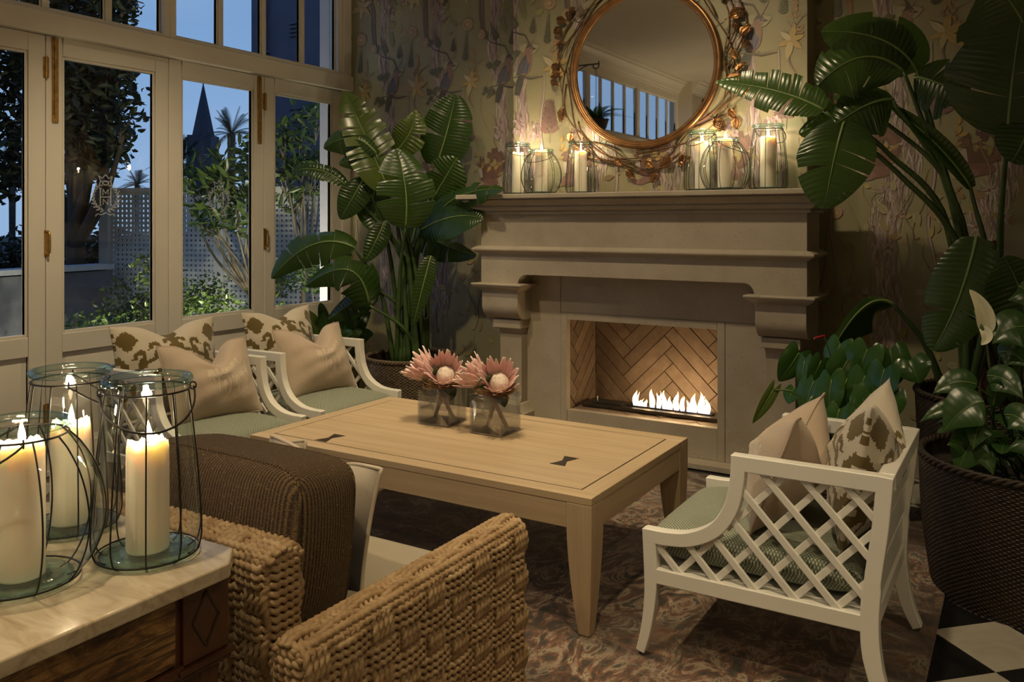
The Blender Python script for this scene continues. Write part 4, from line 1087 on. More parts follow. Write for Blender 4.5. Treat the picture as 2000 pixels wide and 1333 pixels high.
def embd(u, v):
    key = (round(u, 3), round(v, 3))
    if key in EMBD: return EMBD[key]
    best = 9
    for (a, b) in EMB:
        dx, dy = b[0] - a[0], b[1] - a[1]; t = max(0, min(1, ((u - a[0]) * dx + (v - a[1]) * dy) / (dx * dx + dy * dy))); d = math.hypot((u - a[0] - dx * t) * 1.5, v - a[1] - dy * t)
        if d < best: best = d
    EMBD[key] = best; return best
def blush_col(u, v, s): return THREAD if s > 0 and embd(u, v) < .018 else BLUSH
def blush_rel(u, v): return .0028 * max(0, 1 - embd(u, v) / .03)
BLUSHP = plain('blush_piping', (.46, .36, .27), .85); BLUSHM = cloth_mat('blush_linen', True, None, .85, .5)
# pillows on the white chairs: (chair, local x of pillow base, lean) ; local chair front = +x
def seat_pillow(ci, kind, dx, dy, yaw, lean, chop, w, h, label, zoff=0.0):
    ch = chairs[ci]; s = -1 if ci == 2 else 1
    loc = Vector((ch.location.x + s * dx, ch.location.y + s * dy, .012 + .432 + zoff))
    M = Matrix.Rotation((math.pi / 2 if s > 0 else -math.pi / 2) + yaw, 4, 'Z') @ Matrix.Rotation(-lean, 4, 'X')
    if kind == 'ikat': return pillow('ikat_pillow', w, h, .215, chop, ikat_col, loc, M.to_euler(), label, 'pillow', 'cream and olive ikat pillows', nu=104, nv=66)
    return pillow('blush_pillow', w, h, .235, chop, blush_col, loc, M.to_euler(), label, 'pillow', 'blush linen pillows', mat=BLUSHM, nu=90, nv=60, relief=blush_rel, piping=.0035, pmat=BLUSHP)
IK = 'cream pillow with olive ikat print '; BL = 'dented blush linen pillow with embroidered frond '
seat_pillow(0, 'ikat', .17, .0, .06, .20, .05, .58, .485, IK + 'on white chair next to the tall plant')
seat_pillow(0, 'blush', .46, .01, -.10, .42, .135, .50, .415, BL + 'on white chair next to the tall plant')
seat_pillow(1, 'ikat', .17, -.02, -.08, .18, .06, .60, .485, IK + 'on white chair nearest the glass lanterns')
seat_pillow(1, 'blush', .47, .03, -.16, .42, .135, .50, .415, BL + 'on white chair nearest the glass lanterns')
seat_pillow(2, 'ikat', .17, .01, .04, .20, .12, .56, .47, IK + 'on white chair in front of the dark basket')
seat_pillow(2, 'blush', .44, .02, .02, .36, .135, .50, .415, 'dented blush linen pillow on white chair in front of the dark basket')
# ================================================================== WOVEN ROPE ARMCHAIR
def rope_mat():
    m, nt, out = newmat('seagrass_rope'); v = coords(nt); n = noise(nt, v, 26, 4, .6); f = noise(nt, v, 300, 2, .6); oi = N(nt, 'ShaderNodeObjectInfo')
    c = ramp(nt, n, [(.28, (.20, .115, .05)), (.5, (.38, .255, .13)), (.72, (.52, .38, .215))])
    c = mixc(nt, math_(nt, 'MULTIPLY', oi.outputs['Random'], .3), c, (.30, .185, .085))
    c = mixc(nt, math_(nt, 'MULTIPLY', f, .35), c, (.17, .10, .045))
    princ(nt, out, c, .62, bump(nt, f, .35, .002)); return m
ROPE = rope_mat(); ROPECORE = plain('rope_frame_dark', (.05, .03, .016), .9)
RX0, RX1, RY0, RY1 = -2.215, -1.212, 1.205, 2.105
rc = empty('rope_armchair', ((RX0 + RX1) / 2, (RY0 + RY1) / 2, .012), 0, 'deep armchair woven of thick twisted seagrass rope, seen from behind', 'armchair')
RD = .0168
def rope(mb, path, closed=False, r=RD * .54): mb.tube(path, r, 8, closed=closed, lobes=2, lobe=.27, twist=160)
def resample(pts, step):
    out = [pts[0]]; acc = 0
    for a, b in zip(pts, pts[1:]):
        L = (b - a).length; 
        if L < 1e-9: continue
        d = step - acc
        while d <= L: out.append(a + (b - a) * (d / L)); d += step
        acc = L - (d - step)
    return out
def woven_block(name, x0, x1, y0, y1, z0, z1, long='y', ncol=9, nrow=9, step=.004):
    """box frame wrapped in woven rope; long = axis the panel runs along"""
    core = box(name, ROPECORE, x0 + .020, x1 - .020, y0 + .020, y1 - .020, z0, z1 - .020, rc, bevel=.012)
    if long == 'y': A0, A1, B0, B1 = y0, y1, x0, x1
    else: A0, A1, B0, B1 = x0, x1, y0, y1
    def W(a, b, z): return Vector((b, a, z)) if long == 'y' else Vector((a, b, z))
    zt = z1 - .036; rp = (zt - z0) / nrow; cp = (A1 - A0) / ncol; am = .0072; inset = .0155; rc_ = .028
    ph = lambda a: math.pi * ((a - A0) / cp - .5)
    # horizontal bands: rounded-rectangle loops
    for jn in range(nrow):
        zc = z0 + (jn + .5) * rp; mb = MB()
        for s in (-1, 0, 1):
            z = zc + s * rp / 3.05; pts = []
            a0, a1, b0, b1 = A0 + inset, A1 - inset, B0 + inset, B1 - inset
            n = 120
            for i in range(n + 1): a = a0 + rc_ + (a1 - a0 - 2 * rc_) * i / n; pts.append(W(a, b1 + am * math.cos(ph(a) + math.pi * jn), z))
            for i in range(1, 6): t = i / 6 * math.pi / 2; pts.append(W(a1 - rc_ + rc_ * math.sin(t), b1 - rc_ + rc_ * math.cos(t), z))
            pts.append(W(a1, (b0 + b1) / 2, z))
            for i in range(1, 6): t = i / 6 * math.pi / 2; pts.append(W(a1 - rc_ + rc_ * math.cos(t), b0 + rc_ - rc_ * math.sin(t), z))
            for i in range(n + 1): a = a1 - rc_ - (a1 - a0 - 2 * rc_) * i / n; pts.append(W(a, b0 - am * math.cos(ph(a) + math.pi * jn), z))
            for i in range(1, 6): t = i / 6 * math.pi / 2; pts.append(W(a0 + rc_ - rc_ * math.sin(t), b0 + rc_ - rc_ * math.cos(t), z))
            pts.append(W(a0, (b0 + b1) / 2, z))
            for i in range(1, 6): t = i / 6 * math.pi / 2; pts.append(W(a0 + rc_ - rc_ * math.cos(t), b1 - rc_ + rc_ * math.sin(t), z))
            rope(mb, resample(pts, step), True)
        mb.build('rope_band', ROPE, core, smooth=True)
    # vertical straps over the top
    ns = 4
    for i in range(ncol):
        ac = A0 + (i + .5) * cp; mb = MB()
        for s in range(ns):
            a = ac + (s - (ns - 1) / 2) * RD * .98; pts = []; b0, b1 = B0 + inset, B1 - inset; n = 90; zz1 = z1 - inset; slant = .010 * (s - 1.5) / 1.5 * 0
            wv = lambda z: -am * math.cos(math.pi * ((z - z0) / rp - .5) + math.pi * i) * min(1, max(0, (zt + .01 - z) / .03))
            for k in range(n + 1): z = z0 + (zz1 - rc_ - z0) * k / n; pts.append(W(a, b1 + wv(z), z))
            for k in range(1, 6): t = k / 6 * math.pi / 2; pts.append(W(a, b1 - rc_ + rc_ * math.cos(t), zz1 - rc_ + rc_ * math.sin(t)))
            pts.append(W(a, (b0 + b1) / 2, zz1 + (.004 if i % 2 else -.002)))
            for k in range(1, 6): t = k / 6 * math.pi / 2; pts.append(W(a, b0 + rc_ - rc_ * math.sin(t), zz1 - rc_ + rc_ * math.cos(t)))
            for k in range(n + 1): z = zz1 - rc_ - (zz1 - rc_ - z0) * k / n; pts.append(W(a, b0 - wv(z), z))
            rope(mb, resample(pts, step), False)
        mb.build('rope_strap', ROPE, core, smooth=True)
    # long ropes along the top, dipping under every other strap, and along the two shoulders
    nt_ = int((B1 - B0 - .02) / (RD * .98)); mb = MB()
    for k in range(nt_):
        b = (B0 + B1) / 2 + (k - (nt_ - 1) / 2) * RD * .98; edge = abs(k - (nt_ - 1) / 2) / ((nt_ - 1) / 2); pts = []; n = 160
        zt_ = z1 - inset - .016 * edge ** 3
        for i in range(n + 1):
            a = A0 + .012 + (A1 - A0 - .024) * i / n; e = min(1, min(a - A0, A1 - a) / .03); pts.append(W(a, b, zt_ + .0085 * math.cos(ph(a) + math.pi * (k // 3)) - .012 * (1 - e) ** 2))
        rope(mb, resample(pts, step))
    for q in range(2):          # two ropes bound right round the shoulder
        z = zt + .005 + q * .0135; ins = inset + .003 + .007 * q; a0, a1, b0, b1 = A0 + ins, A1 - ins, B0 + ins, B1 - ins; pts = []
        for (ca, cb, t0) in ((a1 - rc_, b1 - rc_, 0), (a0 + rc_, b1 - rc_, 90), (a0 + rc_, b0 + rc_, 180), (a1 - rc_, b0 + rc_, 270)):
            for k in range(7): t = R_(t0 + 15 * k); pts.append(W(ca + rc_ * math.cos(t), cb + rc_ * math.sin(t), z))
        pts.append(pts[0]); rope(mb, resample(pts, step)[:-1], True)
    mb.build('rope_top', ROPE, core, smooth=True)
    return core
arm_r = woven_block('arm_frame', RX1 - .118, RX1, RY0, RY1, .03, .61, 'y', 9, 10)
# the far arm is the same weave
def shift_tree(o, dx):
    c = o.copy(); link(c); c.parent = rc; c.matrix_parent_inverse = o.matrix_parent_inverse.copy(); c.location = (o.location.x + dx, o.location.y, o.location.z)
    for ch in o.children:
        d = ch.copy(); link(d); d.parent = c; d.matrix_parent_inverse = ch.matrix_parent_inverse.copy()
shift_tree(arm_r, -(RX1 - RX0 - .118))
woven_block('back_frame', RX0 + .122, RX1 - .122, RY0 + .028, RY0 + .150, .03, .765, 'x', 7, 13)
box('seat_base', ROPECORE, RX0 + .11, RX1 - .11, RY0 + .13, RY1 - .03, .10, .30, rc, bevel=.01)
def soft_box(mb, x0, x1, y0, y1, z0, z1, p=6, bulge=.012, n=26):
    """cushion block: super-ellipsoid sides with a slight crown"""
    cx, cy, cz = (x0 + x1) / 2, (y0 + y1) / 2, (z0 + z1) / 2; hx, hy, hz = (x1 - x0) / 2, (y1 - y0) / 2, (z1 - z0) / 2
    faces = []
    for ax in range(3):
        for s in (-1, 1):
            G = []
            for i in range(n + 1):
                row = []
                for j in range(n + 1):
                    u, v = -1 + 2 * i / n, -1 + 2 * j / n; q = [0, 0, 0]; q[ax] = s; q[(ax + 1) % 3] = u; q[(ax + 2) % 3] = v
                    L = (abs(q[0]) ** p + abs(q[1]) ** p + abs(q[2]) ** p) ** (1 / p); q = [w / L for w in q]
                    b = [(1 - q[1] ** 2) * (1 - q[2] ** 2), (1 - q[0] ** 2) * (1 - q[2] ** 2), (1 - q[0] ** 2) * (1 - q[1] ** 2)]
                    row.append((cx + q[0] * (hx + bulge * b[0]), cy + q[1] * (hy + bulge * b[1]), cz + q[2] * (hz + bulge * b[2])))
                G.append(row)
            mb.grid(G)
    return mb
LINENB = cloth_mat('beige_linen', False, (.36, .31, .22))
soft_box(MB(), RX0 + .128, RX1 - .128, RY0 + .17, RY1 + .01, .302, .445, 7).build('seat_cushion', LINENB, rc, smooth=True)
def chenille():
    m, nt, out = newmat('brown_chenille'); tc = N(nt, 'ShaderNodeTexCoord'); w = N(nt, 'ShaderNodeTexWave'); w.bands_direction = 'X'; w.inputs['Scale'].default_value = 46; w.inputs['Distortion'].default_value = 1.2; w.inputs['Detail'].default_value = 3; w.inputs['Detail Scale'].default_value = 6
    _mp2 = N(nt, 'ShaderNodeMapping'); _mp2.inputs['Rotation'].default_value = (0, 0, R_(45)); nt.links.new(tc.outputs['Object'], _mp2.inputs[0]); nt.links.new(_mp2.outputs[0], w.inputs[0]); sp = noise(nt, coords(nt), 260, 2, .6); big = noise(nt, coords(nt), 7, 3)
    c = ramp(nt, w.outputs[1], [(.1, (.022, .011, .004)), (.6, (.075, .042, .016)), (.95, (.14, .085, .035))])
    c = mixc(nt, ramp(nt, sp, [(.60, (0, 0, 0)), (.70, (.8, .8, .8))]), c, (.36, .24, .10))
    c = mixc(nt, math_(nt, 'MULTIPLY', big, .3), c, (.10, .06, .025))
    princ(nt, out, c, .8, bump(nt, math_(nt, 'ADD', w.outputs[1], sp), .7, .004)); return m
CHEN = chenille()
bc = empty('back_cushion', (-1.785, 1.50, .45), 0, 'thick brown ribbed chenille back cushion leaning in the rope armchair', 'cushion')
bc.rotation_euler = (R_(-7), 0, 0)
soft_box(MB(), -.312, .312, -.105, .135, .0, .40, 8, .012, 34).build('cover', CHEN, bc, smooth=True, local=True)
for yy in (-.080, .110):
    pth = []; p = 8; k_ = (1 - abs((yy - .015) / .12) ** p) ** (1 / p)
    for i in range(120):
        a = 2 * math.pi * i / 120; c_, s_ = math.cos(a), math.sin(a); L = (abs(c_) ** p + abs(s_) ** p) ** (1 / p); q0, q2 = k_ * c_ / L, k_ * s_ / L
        pth.append((q0 * (.312 + .012 * (1 - q2 * q2) * .4), yy, .20 + q2 * (.20 + .012 * (1 - q0 * q0) * .4)))
    MB().tube(pth, .0045, 6, closed=True).build('seam_piping', CHEN, bc, smooth=True, local=True)
def ombre(u, v, s):
    t = max(0, min(1, (v + .30) / 1.10)); a, b = (.035, .035, .042), (.50, .44, .36); t = t * t * (3 - 2 * t)
    return tuple(a[i] + (b[i] - a[i]) * t for i in range(3))
PIPE = plain('taupe_piping', (.16, .12, .085), .8); PIPEC = plain('cream_piping', (.55, .47, .37), .8)
pillow('ombre_pillow', .46, .345, .15, .045, ombre, (-1.755, 1.745, .448), Matrix.Rotation(math.pi, 4, 'Z').to_euler(), 'cream to charcoal ombre pillow with piped edge standing in the rope armchair', 'pillow', None, piping=.006, pmat=PIPEC, nu=60, nv=60).rotation_euler = (R_(10), R_(-3), R_(180 - 4))
pillow('cream_pillow', .34, .325, .12, .05, lambda u, v, s: (.50, .43, .34), (-2.0, 1.80, .448), (0, 0, 0), 'plain cream pillow half hidden behind the brown cushion of the rope armchair', 'pillow', None, piping=.005, pmat=PIPEC, nu=40, nv=40).rotation_euler = (R_(12), R_(7), R_(180 + 4))
# ================================================================== CONSOLE TABLE
def marble():
    m, nt, out = newmat('travertine_marble'); v = coords(nt, (1, 1, 1), 'Object', (0, 0, R_(35))); v2_ = coords(nt, (3, 14, 14), 'Object', (0, 0, R_(50)))
    n = noise(nt, v2_, 1.6, 6, .62, 1.0); n2 = noise(nt, v, 40, 3)
    c = ramp(nt, n, [(.28, (.34, .26, .165)), (.48, (.50, .41, .285)), (.62, (.58, .50, .37)), (.8, (.44, .345, .23))])
    princ(nt, out, c, .16, bump(nt, n2, .03, .001)); return m
MARBLE = marble()
def burl():
    m, nt, out = newmat('burl_veneer'); v = coords(nt, (3, 3, 9)); n = noise(nt, v, 2.4, 7, .68, 1.8); g = noise(nt, coords(nt, (8, 4, 70)), 2.0, 4, .7, .4)
    c = ramp(nt, n, [(.32, (.020, .008, .003)), (.46, (.13, .062, .018)), (.56, (.26, .14, .045)), (.70, (.36, .21, .075))])
    c = mixc(nt, ramp(nt, g, [(.50, (0, 0, 0)), (.62, (.85, .85, .85))]), c, (.022, .010, .004))
    princ(nt, out, c, .3, bump(nt, g, .08, .001)); return m
BURL = burl()
MAHOG = plain('mahogany', (.075, .026, .010), .32, var=.3, scale=12)
KX1, KX0, KY0, KY1, KZ = -1.298, -1.96, -.10, 1.155, .80
con = empty('console_table', ((KX0 + KX1) / 2, (KY0 + KY1) / 2, 0), 0, 'antique console table with cream marble top and burl drawer frieze', 'console table')
ch = .055
topP = [(KX1, KY0 + ch), (KX1, KY1 - ch), (KX1 - ch, KY1), (KX0 + ch, KY1), (KX0, KY1 - ch), (KX0, KY0 + ch), (KX0 + ch, KY0), (KX1 - ch, KY0)]
MB().prism(topP, lambda a, b, d: (a, b, d), KZ - .030, KZ).build('marble_top', MARBLE, con, bevel=.005, seg=3)
i_ = .035; z0c, z1c = .628, KZ - .031
fr_ = MB(); fr_.box(KX0 + i_ + .09, KX1 - i_ - .006, KY0 + i_ + .09, KY1 - i_ - .006, z0c, z1c); fr_.build('frieze_box', MAHOG, con)
box('drawer_front', BURL, KX1 - i_ - .006, KX1 - i_ + .002, KY0 + i_ + .11, KY1 - i_ - .115, z0c + .008, z1c - .014, con, bevel=.002)
box('frieze_rail', MAHOG, KX1 - i_ - .006, KX1 - i_ + .006, KY0 + i_, KY1 - i_, z1c - .012, z1c, con, bevel=.002)
box('end_panel', BURL, KX0 + i_ + .11, KX1 - i_ - .11, KY1 - i_ - .006, KY1 - i_ + .001, z0c + .008, z1c - .014, con, bevel=.002)
MB().tube([(KX1 - i_ + .002, .78, .70), (KX1 - i_ + .008, .78, .70)], .010, 12).build('keyhole_plate', MAHOG, con, smooth=True)
for sx, cx in ((1, KX0 + i_), (-1, KX1 - i_)):
    for sy, cy in ((1, KY0 + i_), (-1, KY1 - i_)):
        xa, xb = sorted((cx, cx + sx * .10)); ya, yb = sorted((cy, cy + sy * .10))
        blk = box('corner_block', MAHOG, xa - (.004 if sx > 0 else 0), xb + (.004 if sx < 0 else 0), ya - (.004 if sy > 0 else 0), yb + (.004 if sy < 0 else 0), z0c - .002, z1c, con, bevel=.003)
        xf = cx - sx * .0045; yc = (ya + yb) / 2; zc = (z0c + z1c) / 2; mbd = MB()
        D = [(yc - .030, zc), (yc, zc + .052), (yc + .030, zc), (yc, zc - .052)]
        for (a, b) in zip(D, D[1:] + D[:1]): mbd.bar((xf, a[0], a[1]), (xf, b[0], b[1]), .004, .004, up=(1, 0, 0))
        mbd.build('carved_diamond', ROPECORE, blk)
        ml = MB().box(xa - .014, xb + .014, ya - .014, yb + .014, z0c - .016, z0c - .003).box(xa - .008, xb + .008, ya - .008, yb + .008, z0c - .026, z0c - .016); ml.build('block_moulding', MAHOG, blk, bevel=.004)
        # reeded tapering leg
        P = []; lx, ly = (xa + xb) / 2, (ya + yb) / 2
        for k in range(10):
            z = z0c - .026 - k / 9 * (z0c - .027); r = .046 * (1 - .42 * k / 9); ring = []
            for q in range(48):
                a = 2 * math.pi * q / 48; sq = 1 / max(abs(math.cos(a)), abs(math.sin(a))); rr_ = r * (sq * .8 + .12) * (1 - .07 * (q % 4 == 0)); ring.append((lx + rr_ * math.cos(a), ly + rr_ * math.sin(a), z))
            P.append(ring)
        mb = MB(); mb.grid(P, cv=True); mb.build('leg', MAHOG, con, smooth=False)
box('lower_moulding', MAHOG, KX1 - i_ - .02, KX1 - i_ + .008, KY0 + i_ + .10, KY1 - i_ - .10, z0c - .016, z0c + .004, con, bevel=.004)

# ================================================================== GLASS LANTERNS AND CANDLES
LGLASS = thin_glass('lantern_glass', (.99, .995, .99), (.70, .78, .75), 1.45, bmp=.25, bscale=16, extra=.01)
LBASE = thin_glass('lantern_base_glass', (.90, .965, .955), (.38, .64, .62), 1.5, bmp=.3, bscale=40, extra=.03)
WIRE = plain('lantern_wire', (.035, .032, .028), .45, metal=.7)
def wax_mat():
    m, nt, out = newmat('candle_wax'); princ(nt, out, (.86, .80, .66), .45, None, **{'Subsurface Weight': .8, 'Subsurface Radius': (.05, .036, .022), 'Subsurface Scale': .6}); return m
WAX = wax_mat(); WICK = plain('charred_wick', (.02, .015, .01), .9)
CFLAME = flame_mat('candle_flame', 30.0, (1, .60, .22), (1, .80, .48))
TALL = [(.080, .004), (.090, .012), (.0965, .035), (.097, .06), (.0945, .11), (.089, .18), (.081, .25), (.0745, .30), (.072, .318), (.073, .326)]
ROUND = [(.078, .004), (.092, .010), (.112, .035), (.128, .075), (.133, .115), (.128, .160), (.113, .205), (.092, .240), (.076, .258), (.071, .266), (.072, .274)]
PROTO = {}
def prof_r(prof, z):
    for (r0, z0_), (r1, z1_) in zip(prof, prof[1:]):
        if z0_ <= z <= z1_: return r0 + (r1 - r0) * (z - z0_) / (z1_ - z0_)
    return prof[-1][0]
def dense(prof, n=40):
    return [(p.x, p.y) for p in spline([(r, z, 0) for r, z in prof], 5)]
def make_lantern(kind):
    prof = dense(TALL if kind == 'tall' else ROUND); zt = prof[-1][1]; rt = prof[-1][0]
    t = empty('glass_lantern')
    MB().lathe(prof, 56, caps=False).build('glass_jar', LGLASS, t, smooth=True, local=True)
    b = prof[0][0]; MB().lathe([(0, .0015), (b - .004, .0015), (b + .003, .004), (b + .006, .010), (b - .006, .016), (b * .6, .013), (0, .012)], 48, caps=False).build('jar_base', LBASE, t, smooth=True, local=True)
    ringp = [(rt + .001 + .0075 * math.cos(R_(a)), zt + .006 + .0075 * math.sin(R_(a))) for a in range(0, 361, 30)]
    MB().lathe(ringp, 56, caps=False).build('jar_rim', LBASE, t, smooth=True, local=True)
    cage = MB(); nw = 10
    for k in range(nw):
        a = 2 * math.pi * (k + .3) / nw; pts = [((r + .0025) * math.cos(a), (r + .0025) * math.sin(a), z) for r, z in prof if z < zt - .012]; pts = [(pts[0][0] * .9, pts[0][1] * .9, .0018)] + pts
        cage.tube(pts, .0016, 6)
    for zz in (zt - .012, .010):
        r = prof_r(prof, zz) + .003; cage.tube([(r * math.cos(2 * math.pi * k / 56), r * math.sin(2 * math.pi * k / 56), zz) for k in range(56)], .0019, 6, closed=True)
    cage.build('wire_cage', WIRE, t, smooth=True, local=True)
    # bail handle fallen against the front
    h = MB(); r = prof_r(prof, zt - .012) + .004; pts = []
    for k in range(25):
        u = -1 + 2 * k / 24; a = u * math.pi / 2; dz = -.062 * math.cos(a) ** 1.0; zz = zt - .014 + dz; rr_ = prof_r(prof, zz) + .009; pts.append((rr_ * math.sin(a) * 1.0, -rr_ * math.cos(a), zz))
    h.tube(pts, .0021, 6)
    for s in (-1, 1):
        h.tube([(s * (r + .004 + .006 * math.sin(2 * math.pi * k / 12)), .0, zt - .012 + .007 * math.cos(2 * math.pi * k / 12)) for k in range(12)], .0016, 6, closed=True)
    h.build('bail_handle', WIRE, t, smooth=True, local=True)
    return t
def lantern(kind, x, y, z, rz, sc, label, group):
    if kind not in PROTO: PROTO[kind] = make_lantern(kind); t = PROTO[kind]
    else: t = copy_tree(PROTO[kind])
    t.location = (x, y, z + .0003); t.rotation_euler = (0, 0, rz); t.scale = (sc, sc, sc); tag(t, label, 'lantern', group); return t
def candle(x, y, z, r, h, label, group, power, seed, rag=.004):
    rnd = random.Random(seed); t = empty('pillar_candle', (x, y, z), 0, label, 'candle', group)
    P = []; n = 40; ed = [rag * (rnd.random() + .6 * math.sin(k * .5 + seed)) for k in range(n)]
    for k_, (rr_, zz) in enumerate(((r * .97, 0), (r, .004), (r, h * .3), (r * .998, h * .7), (r * .985, h - .010), (r * .93, h), (r * .80, h - .002), (r * .55, h - .010), (r * .2, h - .012), (.0008, h - .012))):
        P.append([(rr_ * math.cos(2 * math.pi * k / n), rr_ * math.sin(2 * math.pi * k / n), zz + (ed[k] if k_ in (5, 6) else ed[k] * .4 if k_ == 4 else 0)) for k in range(n)])
    mb = MB(); mb.grid(P, cv=True); mb.add(P[0], [tuple(range(n))[::-1]]); mb.build('wax', WAX, t, smooth=True, local=True)
    MB().tube([(0, 0, h - .014), (.001, 0, h), (.0015, .001, h + .008)], .0014, 6).build('wick', WICK, t, local=True, smooth=True)
    pts, rad = [], []
    for k in range(13):
        u = k / 12; pts.append((.0015 + .0015 * math.sin(u * 3 + seed), .001, h + .002 + .042 * u)); rad.append(max(.0003, .0066 * math.sin(math.pi * (u ** .62)) * (1 - .25 * u) + .0004))
    MB().tube(pts, rad, 10).build('flame', CFLAME, t, smooth=True, local=True)
    lamp('candle_light', 'POINT', (x + .002, y, z + h + .045), power, (1, .77, .50), t, .012)
    return t
GT, GR = 'glass lanterns on the mantel', 'glass lanterns on the console table'
ZM = 1.626
ML = [('tall', -2.925, 4.885, 'end of mantel by the overhanging leaf, nearest the left plant', 1.03), ('round', -2.672, 4.755, '', 1.0), ('tall', -2.462, 4.90, '', 1.0), ('tall', -1.655, 4.90, '', 1.08), ('round', -1.468, 4.745, '', 1.04), ('tall', -1.255, 4.855, '', 1.10)]
names = ['slim clear glass lantern on the mantel end above the window-side plant', 'bulbous clear glass lantern on the mantel toward the window side', 'slim clear glass lantern on the mantel under the vine at the window-side of the mirror', 'slim clear glass lantern on the mantel under the mirror, farther from the windows', 'bulbous clear glass lantern on the mantel between slim ones, farther from the windows', 'slim clear glass lantern on the mantel beside the hanging dark green leaf']
CN = ['white pillar candle in the slim mantel lantern above the window-side plant', 'white pillar candle in the bulbous mantel lantern toward the windows', 'white pillar candle in the slim mantel lantern at the window-side of the mirror',
      'white pillar candle in the slim mantel lantern under the mirror, away from windows', 'white pillar candle in the bulbous mantel lantern farther from the windows', 'white pillar candle in the slim mantel lantern beside the hanging leaf']
for i, (k, x, y, _, s) in enumerate(ML):
    lantern(k, x, y, ZM, YAW + (.3, -.5, 1.2, -.9, .9, 2.2)[i], s, names[i], GT)
    candle(x, y, ZM + .0135 * s, .040 * s, (.262 if k == 'tall' else .268) * s, CN[i], 'pillar candles on the mantel', 4.0, i)
KL = [('tall', -1.462, 1.040, .5, 1.03, .205, 'slim glass lantern at the corner of the marble console top'), ('round', -1.545, .842, -1.0, 1.02, .235, 'bulbous glass lantern on the marble console top'), ('tall', -1.735, 1.050, 2.0, 1.0, .205, 'slim glass lantern set back on the marble console top')]
for i, (k, x, y, rz, s, h, lb) in enumerate(KL):
    lantern(k, x, y, KZ, rz + YAW, s, lb, GR)
    candle(x, y, KZ + .0135 * s, .0395, h, 'ragged white candle in the ' + lb, 'pillar candles on the console', 1.3, 20 + i, .009)
# ================================================================== WICKER BASKETS
def wicker(name, c1, c2):
    m, nt, out = newmat(name); v = coords(nt); n = noise(nt, v, 40, 3); n2 = noise(nt, coords(nt, (1, 1, 8)), 30, 2)
    princ(nt, out, mixc(nt, math_(nt, 'MULTIPLY', n2, .8), ramp(nt, n, [(.3, c1), (.7, c2)]), c1), .55, bump(nt, n, .3, .002)); return m
WICK_T = wicker('grey_brown_wicker', (.075, .05, .028), (.20, .145, .085)); WICK_D = wicker('dark_wicker', (.016, .010, .006), (.052, .034, .018))
SOIL = plain('potting_soil', (.018, .013, .009), .95, var=.4, scale=30, bs=.8, bscale=80)
def basket(name, cx, cy, r0, r1, h, mat, label, group, rows=52, stakes=64, soil=.06, z=0.0):
    t = empty(name, (cx, cy, z), 0, label, 'basket', group); mb = MB(); P = []; nz = rows * 3; na = stakes * 4
    for i in range(nz + 1):
        zz = h * i / nz; u = i / nz; rr_ = r0 + (r1 - r0) * u + .012 * math.sin(u * math.pi); row = i / 3; rr_ += .0026 * math.cos(2 * math.pi * row)
        P.append([((rr_ + .0024 * math.cos(stakes * a + math.pi * math.floor(row + .5))) * math.cos(a), (rr_ + .0024 * math.cos(stakes * a + math.pi * math.floor(row + .5))) * math.sin(a), zz) for a in [2 * math.pi * k / na for k in range(na)]])
    mb.grid(P, cv=True); mb.build('woven_wall', mat, t, smooth=True, local=True)
    MB().lathe([(r1 - .018, h), (r1 - .02, h - .12), (r0 - .02, .01), (r0, .0)], 48, caps=False).build('lining', WICK_D, t, smooth=True, local=True)
    rim = MB(); nr = 150
    for s in (0, 1, 2):
        rim.tube([((r1 - .004 + .010 * math.cos(26 * 2 * math.pi * k / nr + s * 2.09)) * math.cos(2 * math.pi * k / nr), (r1 - .004 + .010 * math.cos(26 * 2 * math.pi * k / nr + s * 2.09)) * math.sin(2 * math.pi * k / nr), h + .003 + .010 * math.sin(26 * 2 * math.pi * k / nr + s * 2.09)) for k in range(nr)], .008, 6, closed=True)
    rim.build('braided_rim', mat, t, smooth=True, local=True)
    MB().lathe([(0, h - soil + .012), (r1 * .6, h - soil + .008), (r1 - .021, h - soil)], 36, caps=False).build('soil', SOIL, t, smooth=True, local=True)
    return t
BG = 'wicker plant baskets'
BL_, BR_, BF_ = (-3.70, 4.72), (-.09, 4.79), (.025, 3.87)
basket('wicker_basket', *BL_, .27, .32, .50, WICK_T, 'grey-brown wicker basket with the tall plant beside the windows', BG)
basket('wicker_basket', *BR_, .34, .40, .60, WICK_D, 'dark wicker basket against the wallpaper holding the tallest plant', BG)
basket('wicker_basket', *BF_, .36, .405, .52, WICK_D, 'dark wicker basket on the checker tiles holding the peace lily', BG, rows=64, stakes=92)

# ================================================================== PLANTS
def leaf_mat(name, c1, c2, trans, rough=.26):
    m, nt, out = newmat(name); oi = N(nt, 'ShaderNodeObjectInfo'); n = noise(nt, coords(nt), 7, 3)
    c = mixc(nt, n, c1, c2); c = mixc(nt, math_(nt, 'MULTIPLY', oi.outputs['Random'], .5), c, c1)
    p = N(nt, 'ShaderNodeBsdfPrincipled'); nt.links.new(c, p.inputs['Base Color']); p.inputs['Roughness'].default_value = rough
    tl = N(nt, 'ShaderNodeBsdfTranslucent'); tl.inputs[0].default_value = (*trans, 1); mx = N(nt, 'ShaderNodeMixShader'); mx.inputs[0].default_value = .22
    nt.links.new(p.outputs[0], mx.inputs[1]); nt.links.new(tl.outputs[0], mx.inputs[2]); nt.links.new(mx.outputs[0], out.inputs[0]); return m
SLEAF = leaf_mat('strelitzia_leaf', (.015, .038, .007), (.040, .082, .014), (.08, .16, .02)); SLEAF2 = leaf_mat('strelitzia_leaf_olive', (.045, .075, .012), (.09, .13, .022), (.12, .18, .02))
